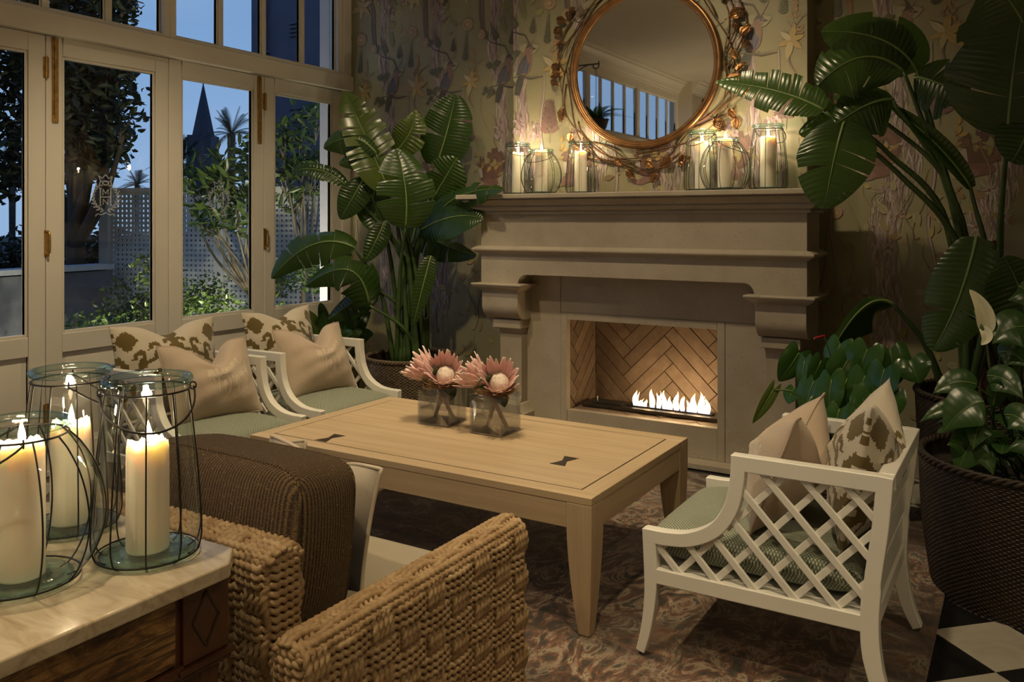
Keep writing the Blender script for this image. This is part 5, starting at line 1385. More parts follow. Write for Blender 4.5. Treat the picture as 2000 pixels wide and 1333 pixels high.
HLEAF = leaf_mat('anthurium_leaf', (.020, .060, .012), (.045, .12, .022), (.08, .2, .03), .2); PLLEAF = leaf_mat('peace_lily_leaf', (.020, .058, .012), (.04, .10, .02), (.08, .2, .03), .28)
STALK = plain('leaf_stalk', (.040, .075, .018), .35, var=.3, scale=10); MIDRIB = plain('leaf_midrib', (.13, .20, .05), .4); TRUNK = plain('stalk_sheath', (.10, .045, .025), .6, var=.4, scale=14)
def big_leaf(parent, base, mid, tip, hw, tears=(), nrm=None, fold=.25, mat=None, seed=0, stalk=None, sr=.011, ripple=.0020, shape=.75, sweep=.35, droop=.0, rib=True, nu=72, nv=6, name='leaf', pw=.62):
    rnd = random.Random(seed); base, mid, tip = Vector(base), Vector(mid), Vector(tip)
    ctrl = mid * 2 - (base + tip) / 2; L = (tip - base).length
    C_ = lambda t: base * (1 - t) ** 2 + ctrl * 2 * t * (1 - t) + tip * t * t
    T_ = lambda t: ((ctrl - base) * 2 * (1 - t) + (tip - ctrl) * 2 * t).normalized()
    cam_d = (Vector((0, 0, CAMH)) - (base + tip) / 2).normalized(); nrm = Vector(nrm).normalized() if nrm is not None else (cam_d + Vector((0, 0, .35))).normalized()
    tears = sorted(tears); mb = MB(); edges = [0.0] + list(tears) + [1.0]
    for s in (-1, 1):
        ed = edges if s > 0 or not tears else [0.0] + [min(.97, max(.03, t + rnd.uniform(-.05, .05))) for t in tears] + [1.0]
        for ua, ub in zip(ed, ed[1:]):
            n = max(3, int(nu * (ub - ua))); G = []; dr = rnd.uniform(-.10, .28) * (1 if tears else .3); tw = rnd.uniform(-.10, .10) if tears else 0
            for i in range(n + 1):
                q = i / n; u = ua + (ub - ua) * q; row = []
                for j in range(nv + 1):
                    v = j / nv
                    gap = (.010 + .020 * rnd.random() * 0) * v if tears else 0
                    uu = u
                    if tears:
                        if ua > 0: uu = max(uu, ua + gap * (1 - q) * 1.0 + (u - ua) * 0) if q < .5 else uu
                        if ub < 1: uu = min(uu, ub - gap * q) if q > .5 else uu
                    uu = min(1, max(0, uu)); t = T_(uu); sd = t.cross(nrm).normalized() * s; nn = sd.cross(t).normalized() * s
                    if nn.dot(nrm) < 0: nn = -nn
                    w = hw * max(0.0, math.sin(math.pi * min(1, max(0, (uu * .965 + .035)) ** shape))) ** pw
                    x = v * w; c = C_(uu)
                    p = c + sd * (x * math.cos(fold)) + nn * (x * math.sin(fold) - (v ** 2) * w * .22 + ripple * math.sin(uu * 2 * math.pi * L / .024) * min(1, v * 3)) + t * (sweep * x * .55)
                    p += Vector((0, 0, -1)) * (w * v * v * (droop + dr)) + t * (tw * x * v)
                    row.append(p)
                G.append(row)
            mb.grid(G)
    o = mb.build(name, mat or SLEAF, parent, smooth=True)
    if rib: MB().tube([C_(i / 16) + nrm * .002 for i in range(17)], [max(.0010, sr * .62 * (1 - .9 * i / 16)) for i in range(17)], 6).build('midrib', MIDRIB, o, smooth=True)
    if stalk:
        pts = [Vector(p) for p in stalk] + [base + T_(0) * .012]; pth = spline(pts, 8); n = len(pth)
        MB().tube(pth, [sr * (1.5 - .85 * i / (n - 1)) for i in range(n)], 8).build('leaf_stalk', STALK, parent, smooth=True)
    return o
def P3(px, py, Y): return on(px, py, 'y', Y)
# ---- tall plant by the windows
lp = empty('bird_of_paradise_plant', (BL_[0], BL_[1], .45), 0, 'tall broad-leaved banana-like plant in the grey-brown wicker basket by the windows', 'plant')
LS = [  # base px, mid px, tip px, Y base/mid/tip, half width, tears, material, fold
 ((759, 372), (716, 272), (673, 178), 4.50, 4.45, 4.50, .17, (.2, .3, .38, .46, .54, .62, .7, .78, .86), SLEAF2, .35),
 ((852, 325), (874, 252), (890, 184), 4.95, 4.98, 5.02, .19, (.42, .63), SLEAF, .2),
 ((844, 392), (867, 352), (893, 308), 4.82, 4.80, 4.82, .16, (.5,), SLEAF, .22),
 ((836, 445), (893, 386), (984, 371), 4.75, 4.66, 4.52, .10, (.45, .6, .72, .84), SLEAF, -.25),
 ((818, 452), (885, 424), (945, 428), 4.72, 4.66, 4.66, .15, (), SLEAF, .15),
 ((735, 300), (688, 270), (632, 290), 4.45, 4.38, 4.32, .12, (.5, .7), SLEAF, -.2),
 ((752, 322), (708, 308), (662, 322), 4.50, 4.42, 4.36, .09, (), SLEAF, -.15),
 ((792, 445), (792, 370), (775, 290), 4.45, 4.42, 4.45, .20, (.3, .42, .55, .68), SLEAF, .25),
 ((676, 362), (622, 332), (570, 336), 4.45, 4.36, 4.30, .07, (.3, .42, .54, .66, .78), SLEAF, .3),
 ((712, 345), (690, 385), (664, 428), 4.48, 4.42, 4.40, .11, (.35, .55), SLEAF, .2),
 ((748, 325), (728, 392), (738, 455), 4.62, 4.58, 4.56, .13, (.5,), SLEAF, .1),
 ((752, 432), (735, 470), (712, 512), 4.55, 4.5, 4.46, .08, (), SLEAF, .2),
 ((694, 485), (612, 478), (530, 545), 4.42, 4.28, 4.15, .14, (.25, .42, .58, .74), SLEAF, -.25),
 ((722, 600), (682, 528), (596, 560), 4.45, 4.32, 4.22, .15, (.3, .5, .7), SLEAF, -.3),
 ((832, 420), (858, 390), (912, 345), 4.98, 5.02, 5.05, .13, (.5,), SLEAF, .1),
 ((812, 430), (850, 470), (930, 500), 4.95, 4.98, 5.0, .12, (.4, .7), SLEAF, -.2),
 ((735, 560), (690, 590), (640, 625), 4.55, 4.48, 4.42, .10, (.5,), SLEAF, -.2),
 ((842, 500), (826, 560), (806, 640), 4.6, 4.56, 4.54, .07, (), SLEAF, .3),
 ((770, 300), (800, 260), (812, 215), 4.7, 4.72, 4.78, .12, (.3, .5, .7), SLEAF2, .3)]
for i, (b, m, t_, y0, y1, y2, hw, tr_, mt, fd) in enumerate(LS):
    B = P3(*b, y0); a = i * 2.4; root = Vector((BL_[0] + .13 * math.cos(a), BL_[1] + .10 * math.sin(a), .44))
    mid_ = root.lerp(B, .55); mid_ = Vector((root.x + (B.x - root.x) * .35, root.y + (B.y - root.y) * .35, root.z + (B.z - root.z) * .62))
    big_leaf(lp, B, P3(*m, y1), P3(*t_, y2), hw, tr_, None, fd, mt, i, [root, mid_], .013)
for k in range(7):
    a = k * 1.1; x, y = BL_[0] + .10 * math.cos(a), BL_[1] + .08 * math.sin(a); MB().tube([(x, y, .43), (x + .01, y, .6), (x + .02 * math.cos(a), y + .02 * math.sin(a), .78)], [.022, .02, .012], 8).build('stalk_sheath', TRUNK if k % 2 else STALK, lp, smooth=True)
# ---- low dark plant behind the far white chair
up = empty('aspidistra_plant', (-4.25, 4.55, 0), 0, 'low dark leafy plant on the floor under the windows behind a white chair', 'plant')
rnd = random.Random(5)
basket('wicker_basket', -4.25, 4.55, .13, .16, .30, WICK_D, 'small dark wicker pot behind the white chair under the windows', BG, rows=18, stakes=24)
for k in range(20):
    a = rnd.uniform(0, 6.28); r = rnd.uniform(.12, .30); h = rnd.uniform(.55, .88); B = Vector((-4.25 + .05 * math.cos(a), 4.55 + .05 * math.sin(a), .42)); T = Vector((-4.25 + r * math.cos(a), 4.55 + r * math.sin(a), h))
    M_ = (B + T) / 2 + Vector((0, 0, .08)); big_leaf(up, B, M_, T, rnd.uniform(.045, .07), (), None, .2, PLLEAF if k % 4 else SLEAF2, k, [(B.x, B.y, .24)], .005, ripple=.0005, nu=24)
# ---- tallest plant, right of the fireplace
rp_ = empty('bird_of_paradise_plant', (BR_[0], BR_[1], .55), 0, 'tallest broad-leaved plant reaching over the mantel from the dark basket by the wallpaper', 'plant')
RS = [
 ((1611, 216), (1515, 178), (1398, 160), 4.35, 4.38, 4.42, .11, (.18, .28, .38, .48, .58, .7, .82), SLEAF, .3, [(1760, 345, 4.45), (1872, 480, 4.6)]),
 ((1652, 228), (1632, 300), (1610, 408), 4.38, 4.30, 4.30, .185, (.45, .62), SLEAF, .15, [(1735, 300, 4.45), (1850, 440, 4.6)]),
 ((1792, 140), (1722, 78), (1603, 62), 4.5, 4.42, 4.36, .17, (.4, .6), SLEAF, -.1, [(1850, 350, 4.6), (1888, 490, 4.68)]),
 ((1768, 142), (1685, 112), (1596, 168), 4.45, 4.36, 4.30, .19, (.35, .55, .75), SLEAF, -.15, [(1845, 352, 4.62), (1884, 492, 4.7)]),
 ((1786, 150), (1838, 165), (1884, 190), 4.5, 4.46, 4.42, .14, (.3, .5, .7), SLEAF, -.05, None),
 ((1745, 195), (1695, 205), (1630, 245), 4.48, 4.40, 4.34, .15, (.5,), SLEAF, -.1, None),
 ((1700, 215), (1650, 222), (1560, 262), 4.5, 4.42, 4.36, .12, (.3, .5, .66), SLEAF, -.1, None),
 ((1897, 368), (1828, 282), (1733, 203), 4.62, 4.56, 4.52, .075, (), SLEAF, .9, [(1935, 560, 4.7)]),
 ((1968, 268), (1978, 150), (1998, 15), 4.30, 4.22, 4.20, .27, (.33, .52, .8), SLEAF, .12, [(1955, 420, 4.5), (1946, 590, 4.68)]),
 ((2030, 130), (1990, 30), (1935, -40), 4.25, 4.2, 4.2, .24, (.5, .7), SLEAF, .15, [(2040, 350, 4.5), (2005, 560, 4.7)]),
 ((2022, 210), (2002, 270), (1975, 318), 4.3, 4.25, 4.2, .12, (), SLEAF, .2, None),
 ((1908, 462), (1872, 585), (1822, 685), 4.42, 4.36, 4.34, .15, (.6,), SLEAF, .2, [(1935, 560, 4.6)]),
 ((1748, 597), (1688, 600), (1621, 694), 4.50, 4.44, 4.38, .16, (), SLEAF, -1.1, [(1842, 752, 4.62), (1805, 670, 4.58)]),
 ((2020, 640), (1990, 560), (1960, 500), 4.4, 4.36, 4.3, .14, (.5,), SLEAF, .2, [(2030, 740, 4.7)])]
for i, (b, m, t_, y0, y1, y2, hw, tr_, mt, fd, st) in enumerate(RS):
    a = i * 2.1; root = Vector((BR_[0] - .10 + .14 * math.cos(a), BR_[1] - .04 + .10 * math.sin(a), .54)); B = P3(*b, y0)
    if st is None: stl = None
    else: stl = [root] + [P3(*q) for q in reversed(st)] if i != 12 else [P3(1846, 770, 4.64), P3(1805, 670, 4.58)]
    if stl is None: stl = [P3(1895, 520, 4.7), P3(1840, 340, 4.6)] if i < 8 else [P3(2030, 520, 4.6)]
    if st is None: stl = [root] + stl
    big_leaf(rp_, B, P3(*m, y1), P3(*t_, y2), hw, tr_, None, fd, mt, 40 + i, stl, .014)
for k, (px, py) in enumerate(((1940, 470), (1958, 560), (1915, 600), (1985, 560), (1900, 640))):
    T = P3(px, py, 4.72); MB().tube(spline([(BR_[0] - .02 + .05 * k - .08, BR_[1], .53), (T.x * .7 + (BR_[0]) * .3, T.y, T.z * .6 + .25), T], 6), [.030] * 6 + [.024] * 6 + [.014], 10).build('stalk_sheath', TRUNK if k % 2 == 0 else STALK, rp_, smooth=True)
# ---- anthurium behind the right-hand chair
def heart(parent, base, tip, hw, mat, seed, stalk=None, fold=.34, nrm=None):
    """heart-shaped leaf: base = where the stalk joins, tip = point"""
    rnd = random.Random(seed); base, tip = Vector(base), Vector(tip); t = (tip - base); L = t.length; t.normalize()
    n = Vector(nrm) if nrm is not None else (Vector((0, 0, CAMH)) - base).normalized() + Vector((rnd.uniform(-.9, .9), rnd.uniform(-.3, .3), rnd.uniform(.2, .9))); n.normalize(); sd = t.cross(n).normalized(); n = sd.cross(t).normalized()
    mb = MB()
    for s in (-1, 1):
        G = []
        for i in range(19):
            u = i / 18; row = []
            back = -.24 * L * math.exp(-(u / .16) ** 2)
            w = hw * (max(0, math.sin(math.pi * (u * .93 + .07) ** .62)) ** .72) * (1.0 if u < .95 else 1)
            for j in range(6):
                v = j / 5; along = u * L + back * math.sin(math.pi * v * .5) * 1.0
                p = base + t * along + sd * (s * v * w * math.cos(fold)) + n * (v * w * math.sin(fold) - .32 * w * v * v - .24 * L * u * u + .0007 * math.sin(u * 26 + v * 2) * v)
                row.append(p)
            G.append(row)
        mb.grid(G)
    o = mb.build('leaf', mat, parent, smooth=True)
    MB().tube([base + t * (L * i / 8) + n * (.0022 - .24 * L * (i / 8) ** 2) for i in range(9)], [max(.0006, .0028 * (1 - i / 8.5)) for i in range(9)], 5).build('midrib', MIDRIB, o, smooth=True)
    if stalk: MB().tube(spline([Vector(p) for p in stalk] + [base], 6), .0042, 6).build('leaf_stalk', STALK, parent, smooth=True)
    return o
AC = P3(1662, 900, 4.30); AX, AY = AC.x, 4.30
basket('wicker_basket', AX, AY, .17, .20, .40, WICK_D, 'dark wicker pot with heart-leaved plant between fireplace and white chair', BG, rows=24, stakes=32)
an = empty('anthurium_plant', (AX, AY, .34), 0, 'glossy heart-leaved anthurium between the fireplace and the white chair', 'plant')
rnd = random.Random(17)
AL = [((1560, 690), (1525, 748), .075, 4.38), ((1572, 705), (1560, 770), .05, 4.3), ((1603, 705), (1585, 755), .055, 4.15), ((1590, 745), (1562, 815), .075, 4.10), ((1625, 742), (1612, 815), .07, 4.08), ((1655, 740), (1632, 800), .075, 4.12), ((1655, 705), (1622, 765), .08, 4.16), ((1690, 735), (1665, 805), .085, 4.12), ((1728, 722), (1706, 790), .09, 4.10), ((1778, 705), (1795, 745), .085, 4.22), ((1700, 770), (1678, 830), .08, 4.05), ((1745, 768), (1738, 820), .06, 4.06), ((1640, 800), (1625, 850), .06, 4.04), ((1672, 800), (1660, 850), .06, 4.02), ((1552, 760), (1536, 785), .06, 4.3), ((1600, 790), (1590, 840), .06, 4.06), ((1695, 682), (1668, 748), .09, 4.25), ((1738, 684), (1752, 752), .09, 4.28), ((1642, 672), (1618, 734), .085, 4.3)]
for i, (b, t_, hw, Y) in enumerate(AL):
    B, T = P3(*b, Y), P3(*t_, Y - .05); heart(an, B, T, hw, HLEAF, i, [(AX + rnd.uniform(-.06, .06), AY + rnd.uniform(-.06, .06), .33), ((AX + B.x) / 2, (AY + B.y) / 2, max(.45, B.z * .85))])
B, T = P3(1510, 762, 4.2), P3(1474, 828, 4.12); heart(an, B, T, .035, SLEAF2, 77, [(AX - .03, AY, .33), P3(1560, 775, 4.2)], .5)
RED = plain('red_spathe', (.35, .02, .02), .25)
sp = MB(); q0 = P3(1602, 664, 4.22); sp.grid([[q0 + Vector((-.05 * u + .02, 0, .012 - .016 * u)) + Vector((0, (v - .5) * .05 * math.sin(math.pi * (.1 + .85 * u)), .012 * (v - .5) ** 2 * 4)) for v in (0, .25, .5, .75, 1)] for u in (0, .2, .4, .6, .8, 1)]); sp.build('red_spathe', RED, an, smooth=True, solid=.001)
MB().tube(spline([(AX, AY, .34), P3(1628, 720, 4.24), q0 + Vector((.02, 0, .012))], 6), .003, 6).build('flower_stalk', STALK, an, smooth=True)
# ---- peace lily in the front basket
pl = empty('peace_lily', (BF_[0], BF_[1], .46), 0, 'peace lily with white hooded bloom in the dark basket on the tiles', 'plant')
PLL = [((1908, 752), (1822, 770), .055, 3.66), ((1922, 785), (1842, 845), .082, 3.58), ((1890, 798), (1796, 826), .035, 3.62), ((1915, 848), (1868, 930), .075, 3.62), ((1928, 735), (1998, 780), .06, 3.7), ((1962, 812), (2015, 850), .06, 3.6), ((2010, 640), (1938, 672), .085, 3.75), ((1940, 795), (1958, 745), .035, 3.7), ((1985, 850), (2020, 900), .08, 3.6), ((1905, 870), (1940, 930), .05, 3.62), ((1950, 690), (2010, 720), .06, 3.8), ((1895, 900), (1850, 870), .03, 3.6), ((1960, 880), (1930, 860), .04, 3.7), ((1918, 828), (1900, 880), .05, 3.6), ((1990, 560), (2020, 610), .07, 3.85)]
for i, (b, t_, hw, Y) in enumerate(PLL):
    B, T = P3(*b, Y), P3(*t_, Y - .06); M_ = (B + T) / 2 + Vector((0, 0, .025)); root = Vector((BF_[0] - .05 + .10 * math.cos(i * 2.2), BF_[1] - .05 + .08 * math.sin(i * 2.2), .45))
    big_leaf(pl, B, M_, T, hw, (), None, .22, PLLEAF, 90 + i, [root, (root + B) / 2 + Vector((0, 0, .06))], .0045, ripple=.0003, shape=.66, sweep=.2, nu=30, pw=1.0)
for k in range(14):
    a = k * 2.4; B = Vector((BF_[0] + .20 * math.cos(a), BF_[1] + .20 * math.sin(a), .56)); T = B + Vector((.16 * math.cos(a + .4), .16 * math.sin(a + .4), .05)); big_leaf(pl, B, (B + T) / 2 + Vector((0, 0, .04)), T, .05, (), (0, 0, 1), .2, PLLEAF, 130 + k, [(BF_[0] + .1 * math.cos(a), BF_[1] + .1 * math.sin(a), .45)], .004, ripple=.0003, nu=24)
SPATHE = plain('white_spathe', (.62, .60, .42), .4, var=.05)
def spathe(b, t_, hw, Y, seed):
    B, T = P3(*b, Y), P3(*t_, Y - .02); big_leaf(pl, B, (B + T) / 2 + Vector((.02, 0, 0)), T, hw, (), None, .75, SPATHE, seed, None, .004, 0, .7, .1, rib=False, nu=24, name='white_spathe')
    return B
B = spathe((1925, 650), (1893, 566), .045, 3.72, 1); B2 = spathe((1916, 640), (1916, 674), .028, 3.71, 2)
MB().tube([B + Vector((-.01, -.012, .01)), B + Vector((-.035, -.014, .085))], [.008, .005], 8).build('spadix', MIDRIB, pl, smooth=True)
MB().tube(spline([(BF_[0] - .03, BF_[1], .45), P3(1942, 760, 3.74), B], 8), .0045, 6).build('flower_stalk', STALK, pl, smooth=True)
# ================================================================== GARDEN OUTSIDE
def G(px, py, depth):
    d = ray(px, py); return Vector(np.array([0, 0, CAMH]) + d * depth)
GRASS = plain('garden_soil_and_grass', (.020, .030, .014), .95, var=.4, scale=5)
tag(MB().box(-90, XW - .16, -30, 90, -.32, -.12).build('ground', GRASS), kind='structure')
STUCCO = plain('garden_wall_stucco', (.16, .17, .20), .9, var=.15, scale=4, bs=.3); CAPM = plain('white_coping', (.62, .63, .64), .7); LATW = plain('lattice_white_paint', (.50, .50, .49), .7, var=.08)
# lattice fence
fe = empty('lattice_fence', tuple(G(400, 600, 8.8)[:2]) + (-.12,), 0, 'white square-lattice garden fence panel behind the bushes', 'fence')
A, Bp = G(218, 372, 9.1), G(660, 372, 8.5); ztop = 1.785; ax_ = (Bp - A); ax_.z = 0; Lf = ax_.length; ax_.normalize(); nn_ = Vector((-ax_.y, ax_.x, 0))
def FP(s, z, o=0.0): return Vector((A.x + ax_.x * s + nn_.x * o, A.y + ax_.y * s + nn_.y * o, z))
pt = .052; mv = MB()
for k in range(int(Lf / pt) + 1): mv.bar(FP(k * pt, -.05, .006), FP(k * pt, ztop - .02, .006), .010, .030, up=nn_.cross(Vector((0, 0, 1))))
mh = MB()
for k in range(int((ztop + .02) / pt)): mh.bar(FP(0, .03 + k * pt, -.006), FP(Lf, .03 + k * pt, -.006), .010, .030)
tag(mv.build('upright_slats', LATW, fe), kind='stuff'); tag(mh.build('level_slats', LATW, fe), kind='stuff')
MB().bar(FP(-.05, ztop), FP(Lf, ztop), .06, .045).build('top_rail', LATW, fe)
for s in (-.06, Lf * .5, Lf): MB().bar(FP(s, -.12), FP(s, ztop + .03), .11, .11, up=nn_).build('post', LATW, fe)
# low garden wall with white coping, dark planter
wl = empty('garden_wall', tuple(G(60, 600, 8)[:2]) + (-.12,), 0, 'low dark stucco garden wall with white coping beyond the first door pane', 'wall')
wa, wb = G(-40, 535, 7.6), G(205, 522, 8.9); zc_ = wa.z
MB().bar((wa.x, wa.y, zc_ / 2 - .08), (wb.x, wb.y, zc_ / 2 - .08), .2, zc_ + .08).build('wall_body', STUCCO, wl); MB().bar((wa.x, wa.y, zc_), (wb.x, wb.y, zc_), .26, .05).build('coping', CAPM, wl)
# neighbouring building with downpipe and louvred vents
nb = empty('neighbour_building', tuple(G(600, 600, 15)[:2]) + (-.12,), 0, 'dark rendered neighbouring building with downpipe beyond the garden', 'building')
RENDER = plain('dark_render', (.085, .085, .12), .9, var=.15, scale=1.5, bs=.4, bscale=20)
b0, b1 = G(491, 300, 15), G(720, 300, 13.4); d_ = (b1 - b0); d_.z = 0; d_.normalize(); pn_ = Vector((-d_.y, d_.x, 0))
pts = [b0, b0 + d_ * 6, b0 + d_ * 6 + pn_ * 5, b0 + pn_ * 5]
mb = MB(); mb.prism([(p.x, p.y) for p in pts], lambda a, b, d: (a, b, d), -.12, 9.0); mb.build('wall', RENDER, nb)
pp = b0 + d_ * .42 - pn_ * .09; MB().tube([(pp.x, pp.y, 0), (pp.x, pp.y, 8.5)], .055, 10).build('downpipe', RENDER, nb, smooth=True)
for z in (2.2, 4.4, 6.4): q = b0 + d_ * .42 - pn_ * .05; MB().box(-.09, .09, -.05, .05, z, z + .07).T; MB().bar((q.x - d_.x * .09, q.y - d_.y * .09, z), (q.x + d_.x * .09, q.y + d_.y * .09, z), .1, .05).build('pipe_bracket', RENDER, nb)
for z in (3.15, 4.6, 6.1):
    v0 = b0 + d_ * 1.02 - pn_ * .02
    for k in range(4): MB().bar((v0.x, v0.y, z + k * .07), (v0.x + d_.x * .3, v0.y + d_.y * .3, z + k * .07), .05, .03).build('vent_louvre', RENDER, nb)
# exterior pier of the house at the end of the glazing
tag(box('wall_outside', plain('white_exterior_render', (.36, .35, .40), .85, var=.04), XW - .38, XW - .15, YW + .05, YW + .45, -.12, 4.2, bevel=.01), kind='structure')
# church steeple
SLATE = plain('slate_spire', (.030, .034, .055), .8)
ap_ = G(397, 157, 62); bs_ = G(397, 262, 62); st_ = empty('church_steeple', (ap_.x, ap_.y, -.12), YAW, 'dark pointed church steeple far beyond the palms', 'steeple')
hw_ = 21 / FPX * 62; hh = ap_.z
mb = MB(); k8 = [(hw_ * 1.05 * math.cos(2 * math.pi * k / 8), hw_ * 1.05 * math.sin(2 * math.pi * k / 8)) for k in range(8)]
mb.add([(a, b, bs_.z) for a, b in k8] + [(0, 0, ap_.z)], [(k, (k + 1) % 8, 8) for k in range(8)] + [tuple(range(8))]); mb.build('spire', SLATE, st_, local=True)
MB().box(-hw_ * 1.1, hw_ * 1.1, -hw_ * 1.1, hw_ * 1.1, 0, bs_.z - .02).build('tower', SLATE, st_, local=True)
MB().tube([(0, 0, ap_.z - .2), (0, 0, ap_.z + .9)], .05, 6).build('finial', SLATE, st_, local=True)
# ---- foliage: clouds of separate leaves on real branches
def leaf_cloud(name, mat, parent, pts, size, asp, seed, up=.5, curl=.18):
    rnd = random.Random(seed); V, F = [], []
    for p in pts:
        d = Vector((rnd.gauss(0, 1), rnd.gauss(0, 1), rnd.gauss(0, 1) * .6 + up)).normalized(); s = d.orthogonal().normalized(); s = (Matrix.Rotation(rnd.uniform(0, 6.28), 3, d) @ s); L = size * rnd.uniform(.6, 1.25); w = L * asp; n = d.cross(s); p = Vector(p)
        k = len(V); V += [p, p + d * L * .35 + s * w * .5 + n * curl * w, p + d * L * .35 - s * w * .5 + n * curl * w, p + d * L * .35, p + d * L * .72 + s * w * .38 + n * curl * w * .5, p + d * L * .72 - s * w * .38 + n * curl * w * .5, p + d * L - n * curl * w]
        F += [(k, k + 1, k + 3), (k, k + 3, k + 2), (k + 1, k + 4, k + 6, k + 3), (k + 3, k + 6, k + 5, k + 2)]
    me = bpy.data.meshes.new(name); me.from_pydata([tuple(v) for v in V], [], F); me.materials.append(mat); o = bpy.data.objects.new(name, me); link(o); adopt(o, parent); o['kind'] = 'stuff'; return o
def blobpts(rnd, centers, n):
    out = []; wts = [c[3] ** 2 for c in centers]
    for _ in range(n):
        c = rnd.choices(centers, wts)[0]; v = Vector((rnd.gauss(0, 1), rnd.gauss(0, 1), rnd.gauss(0, 1))).normalized() * (c[3] * rnd.random() ** .45); out.append(Vector(c[:3]) + v)
    return out
BARK = plain('tree_bark', (.045, .035, .028), .9, var=.3, scale=12); BARKP = plain('pale_bark', (.17, .14, .10), .85, var=.25, scale=14)
DLEAF = leaf_mat('dark_tree_leaf', (.010, .016, .006), (.022, .032, .010), (.02, .03, .01), .5); GLEAF = leaf_mat('shrub_leaf', (.035, .065, .015), (.075, .12, .025), (.1, .18, .03), .4); FLEAF = leaf_mat('frangipani_leaf', (.045, .075, .02), (.085, .13, .03), (.1, .18, .03), .35)
def tree(name, label, cat, root, centers, n, size, asp, mat, bark, seed, tr=.06, grp=None, up=.3):
    rnd = random.Random(seed); t = empty(name, tuple(root), 0, label, cat, grp); mb = MB(); r0 = Vector(root)
    cen = sum((Vector(c[:3]) for c in centers), Vector()) / len(centers); fork = r0.lerp(cen, .45); fork.x = r0.x * .7 + cen.x * .3; fork.y = r0.y * .7 + cen.y * .3
    mb.tube(spline([r0, r0.lerp(fork, .5) + Vector((rnd.uniform(-.05, .05), 0, 0)), fork], 5), [tr] * 5 + [tr * .8] * 6, 8)
    for c in centers:
        e = Vector(c[:3]); m_ = fork.lerp(e, .5) + Vector((rnd.uniform(-.1, .1), rnd.uniform(-.1, .1), -.1)); pth = spline([fork, m_, e], 5); mb.tube(pth, [tr * .55 * (1 - .8 * i / (len(pth) - 1)) for i in range(len(pth))], 6)
        for q in range(5):
            v = Vector((rnd.gauss(0, 1), rnd.gauss(0, 1), rnd.gauss(0, 1))).normalized() * c[3] * .85; mb.tube([e.lerp(m_, .3), e + v * .5, e + v], [tr * .18, tr * .12, tr * .05], 5)
    mb.build('branches', bark, t, smooth=True); leaf_cloud('foliage', mat, t, blobpts(rnd, centers, n), size, asp, seed + 1, up); return t
def C4(px, py, d, r): p = G(px, py, d); return (p.x, p.y, p.z, r)
# large dark tree
tree('garden_tree', 'large dark leafy tree filling the first door panes and the transom above', 'tree', (G(150, 640, 9)[0], G(150, 640, 9)[1], -.12),
     [C4(150, 150, 8.5, .55), C4(205, 200, 8.3, .42), C4(160, 250, 8.5, .5), C4(222, 140, 8.2, .20), C4(135, 60, 8.4, .6), C4(180, 20, 8.2, .42), C4(225, -10, 8, .30), C4(40, 150, 8.8, .7), C4(20, 40, 8.6, .8), C4(60, 260, 9, .5), C4(225, 275, 8.2, .16), C4(245, 250, 8.1, .12), C4(200, 300, 8.4, .3), C4(110, -60, 8.2, .7), C4(20, 340, 9, .35), C4(130, 330, 8.8, .3)], 6500, .13, .42, DLEAF, BARK, 5, .12)
# frangipani by the pier, second one behind the bushes
tree('frangipani_tree', 'frangipani tree with pale branches and pointed leaves in the last door pane', 'tree', (G(600, 600, 8.3)[0], G(600, 600, 8.3)[1], -.12),
     [C4(548, 262, 8.3, 0.18), C4(580, 245, 8.3, 0.22), C4(560, 310, 8.3, 0.22), C4(600, 290, 8.3, 0.25), C4(545, 345, 8.3, 0.16), C4(585, 350, 8.3, 0.22), C4(615, 230, 8.3, 0.18), C4(575, 395, 8.3, 0.18), C4(610, 340, 8.3, 0.22)], 420, .15, .26, FLEAF, BARKP, 8, .032, 'frangipani trees', .5)
tree('frangipani_tree', 'frangipani tree spreading over the lattice in the third door pane', 'tree', (G(520, 600, 8.2)[0], G(520, 600, 8.2)[1], -.12),
     [C4(400, 345, 8.0, .22), C4(440, 335, 8.0, .2), C4(478, 300, 8.0, .16), C4(430, 370, 7.9, .24), C4(475, 350, 7.9, .26), C4(380, 375, 8, .16), C4(455, 420, 7.8, .2), C4(410, 440, 7.8, .16), C4(490, 400, 7.9, .24), C4(370, 345, 8.2, .16), C4(390, 430, 7.9, .1)], 620, .14, .28, FLEAF, BARKP, 9, .034, 'frangipani trees', .4)
# bushes
def bush(label, px, d, h, w, n, seed, mat=GLEAF, size=.05):
    g = G(px, 620, d); cs = []; rnd = random.Random(seed)
    for k in range(9): cs.append((g.x + rnd.uniform(-w, w) * ax_.x, g.y + rnd.uniform(-w, w) * .8, h * rnd.uniform(.25, .85), w * rnd.uniform(.4, .62)))
    tree('garden_bush', label, 'bush', (g.x, g.y, -.12), cs, n, size, .5, mat, BARKP, seed, .02, 'garden bushes')
bush('leafy bush lit by a garden lamp in the third door pane', 425, 7.25, 1.25, .46, 3200, 31)
bush('dense bush before the lattice in the last door pane', 575, 7.8, 1.2, .34, 2400, 32)
bush('dark bush in front of lattice behind the etched crest pane', 240, 7.6, .85, .45, 1700, 33)
bush('dark bush at the foot of the garden wall', 150, 6.8, .62, .45, 1500, 34)
bush('dark bush beyond the low garden wall', 165, 10.0, 1.5, .6, 2000, 35, DLEAF, .09)
bush('dark bush seen in the outermost door pane', 20, 9.4, 1.35, .6, 1800, 36, DLEAF, .09)
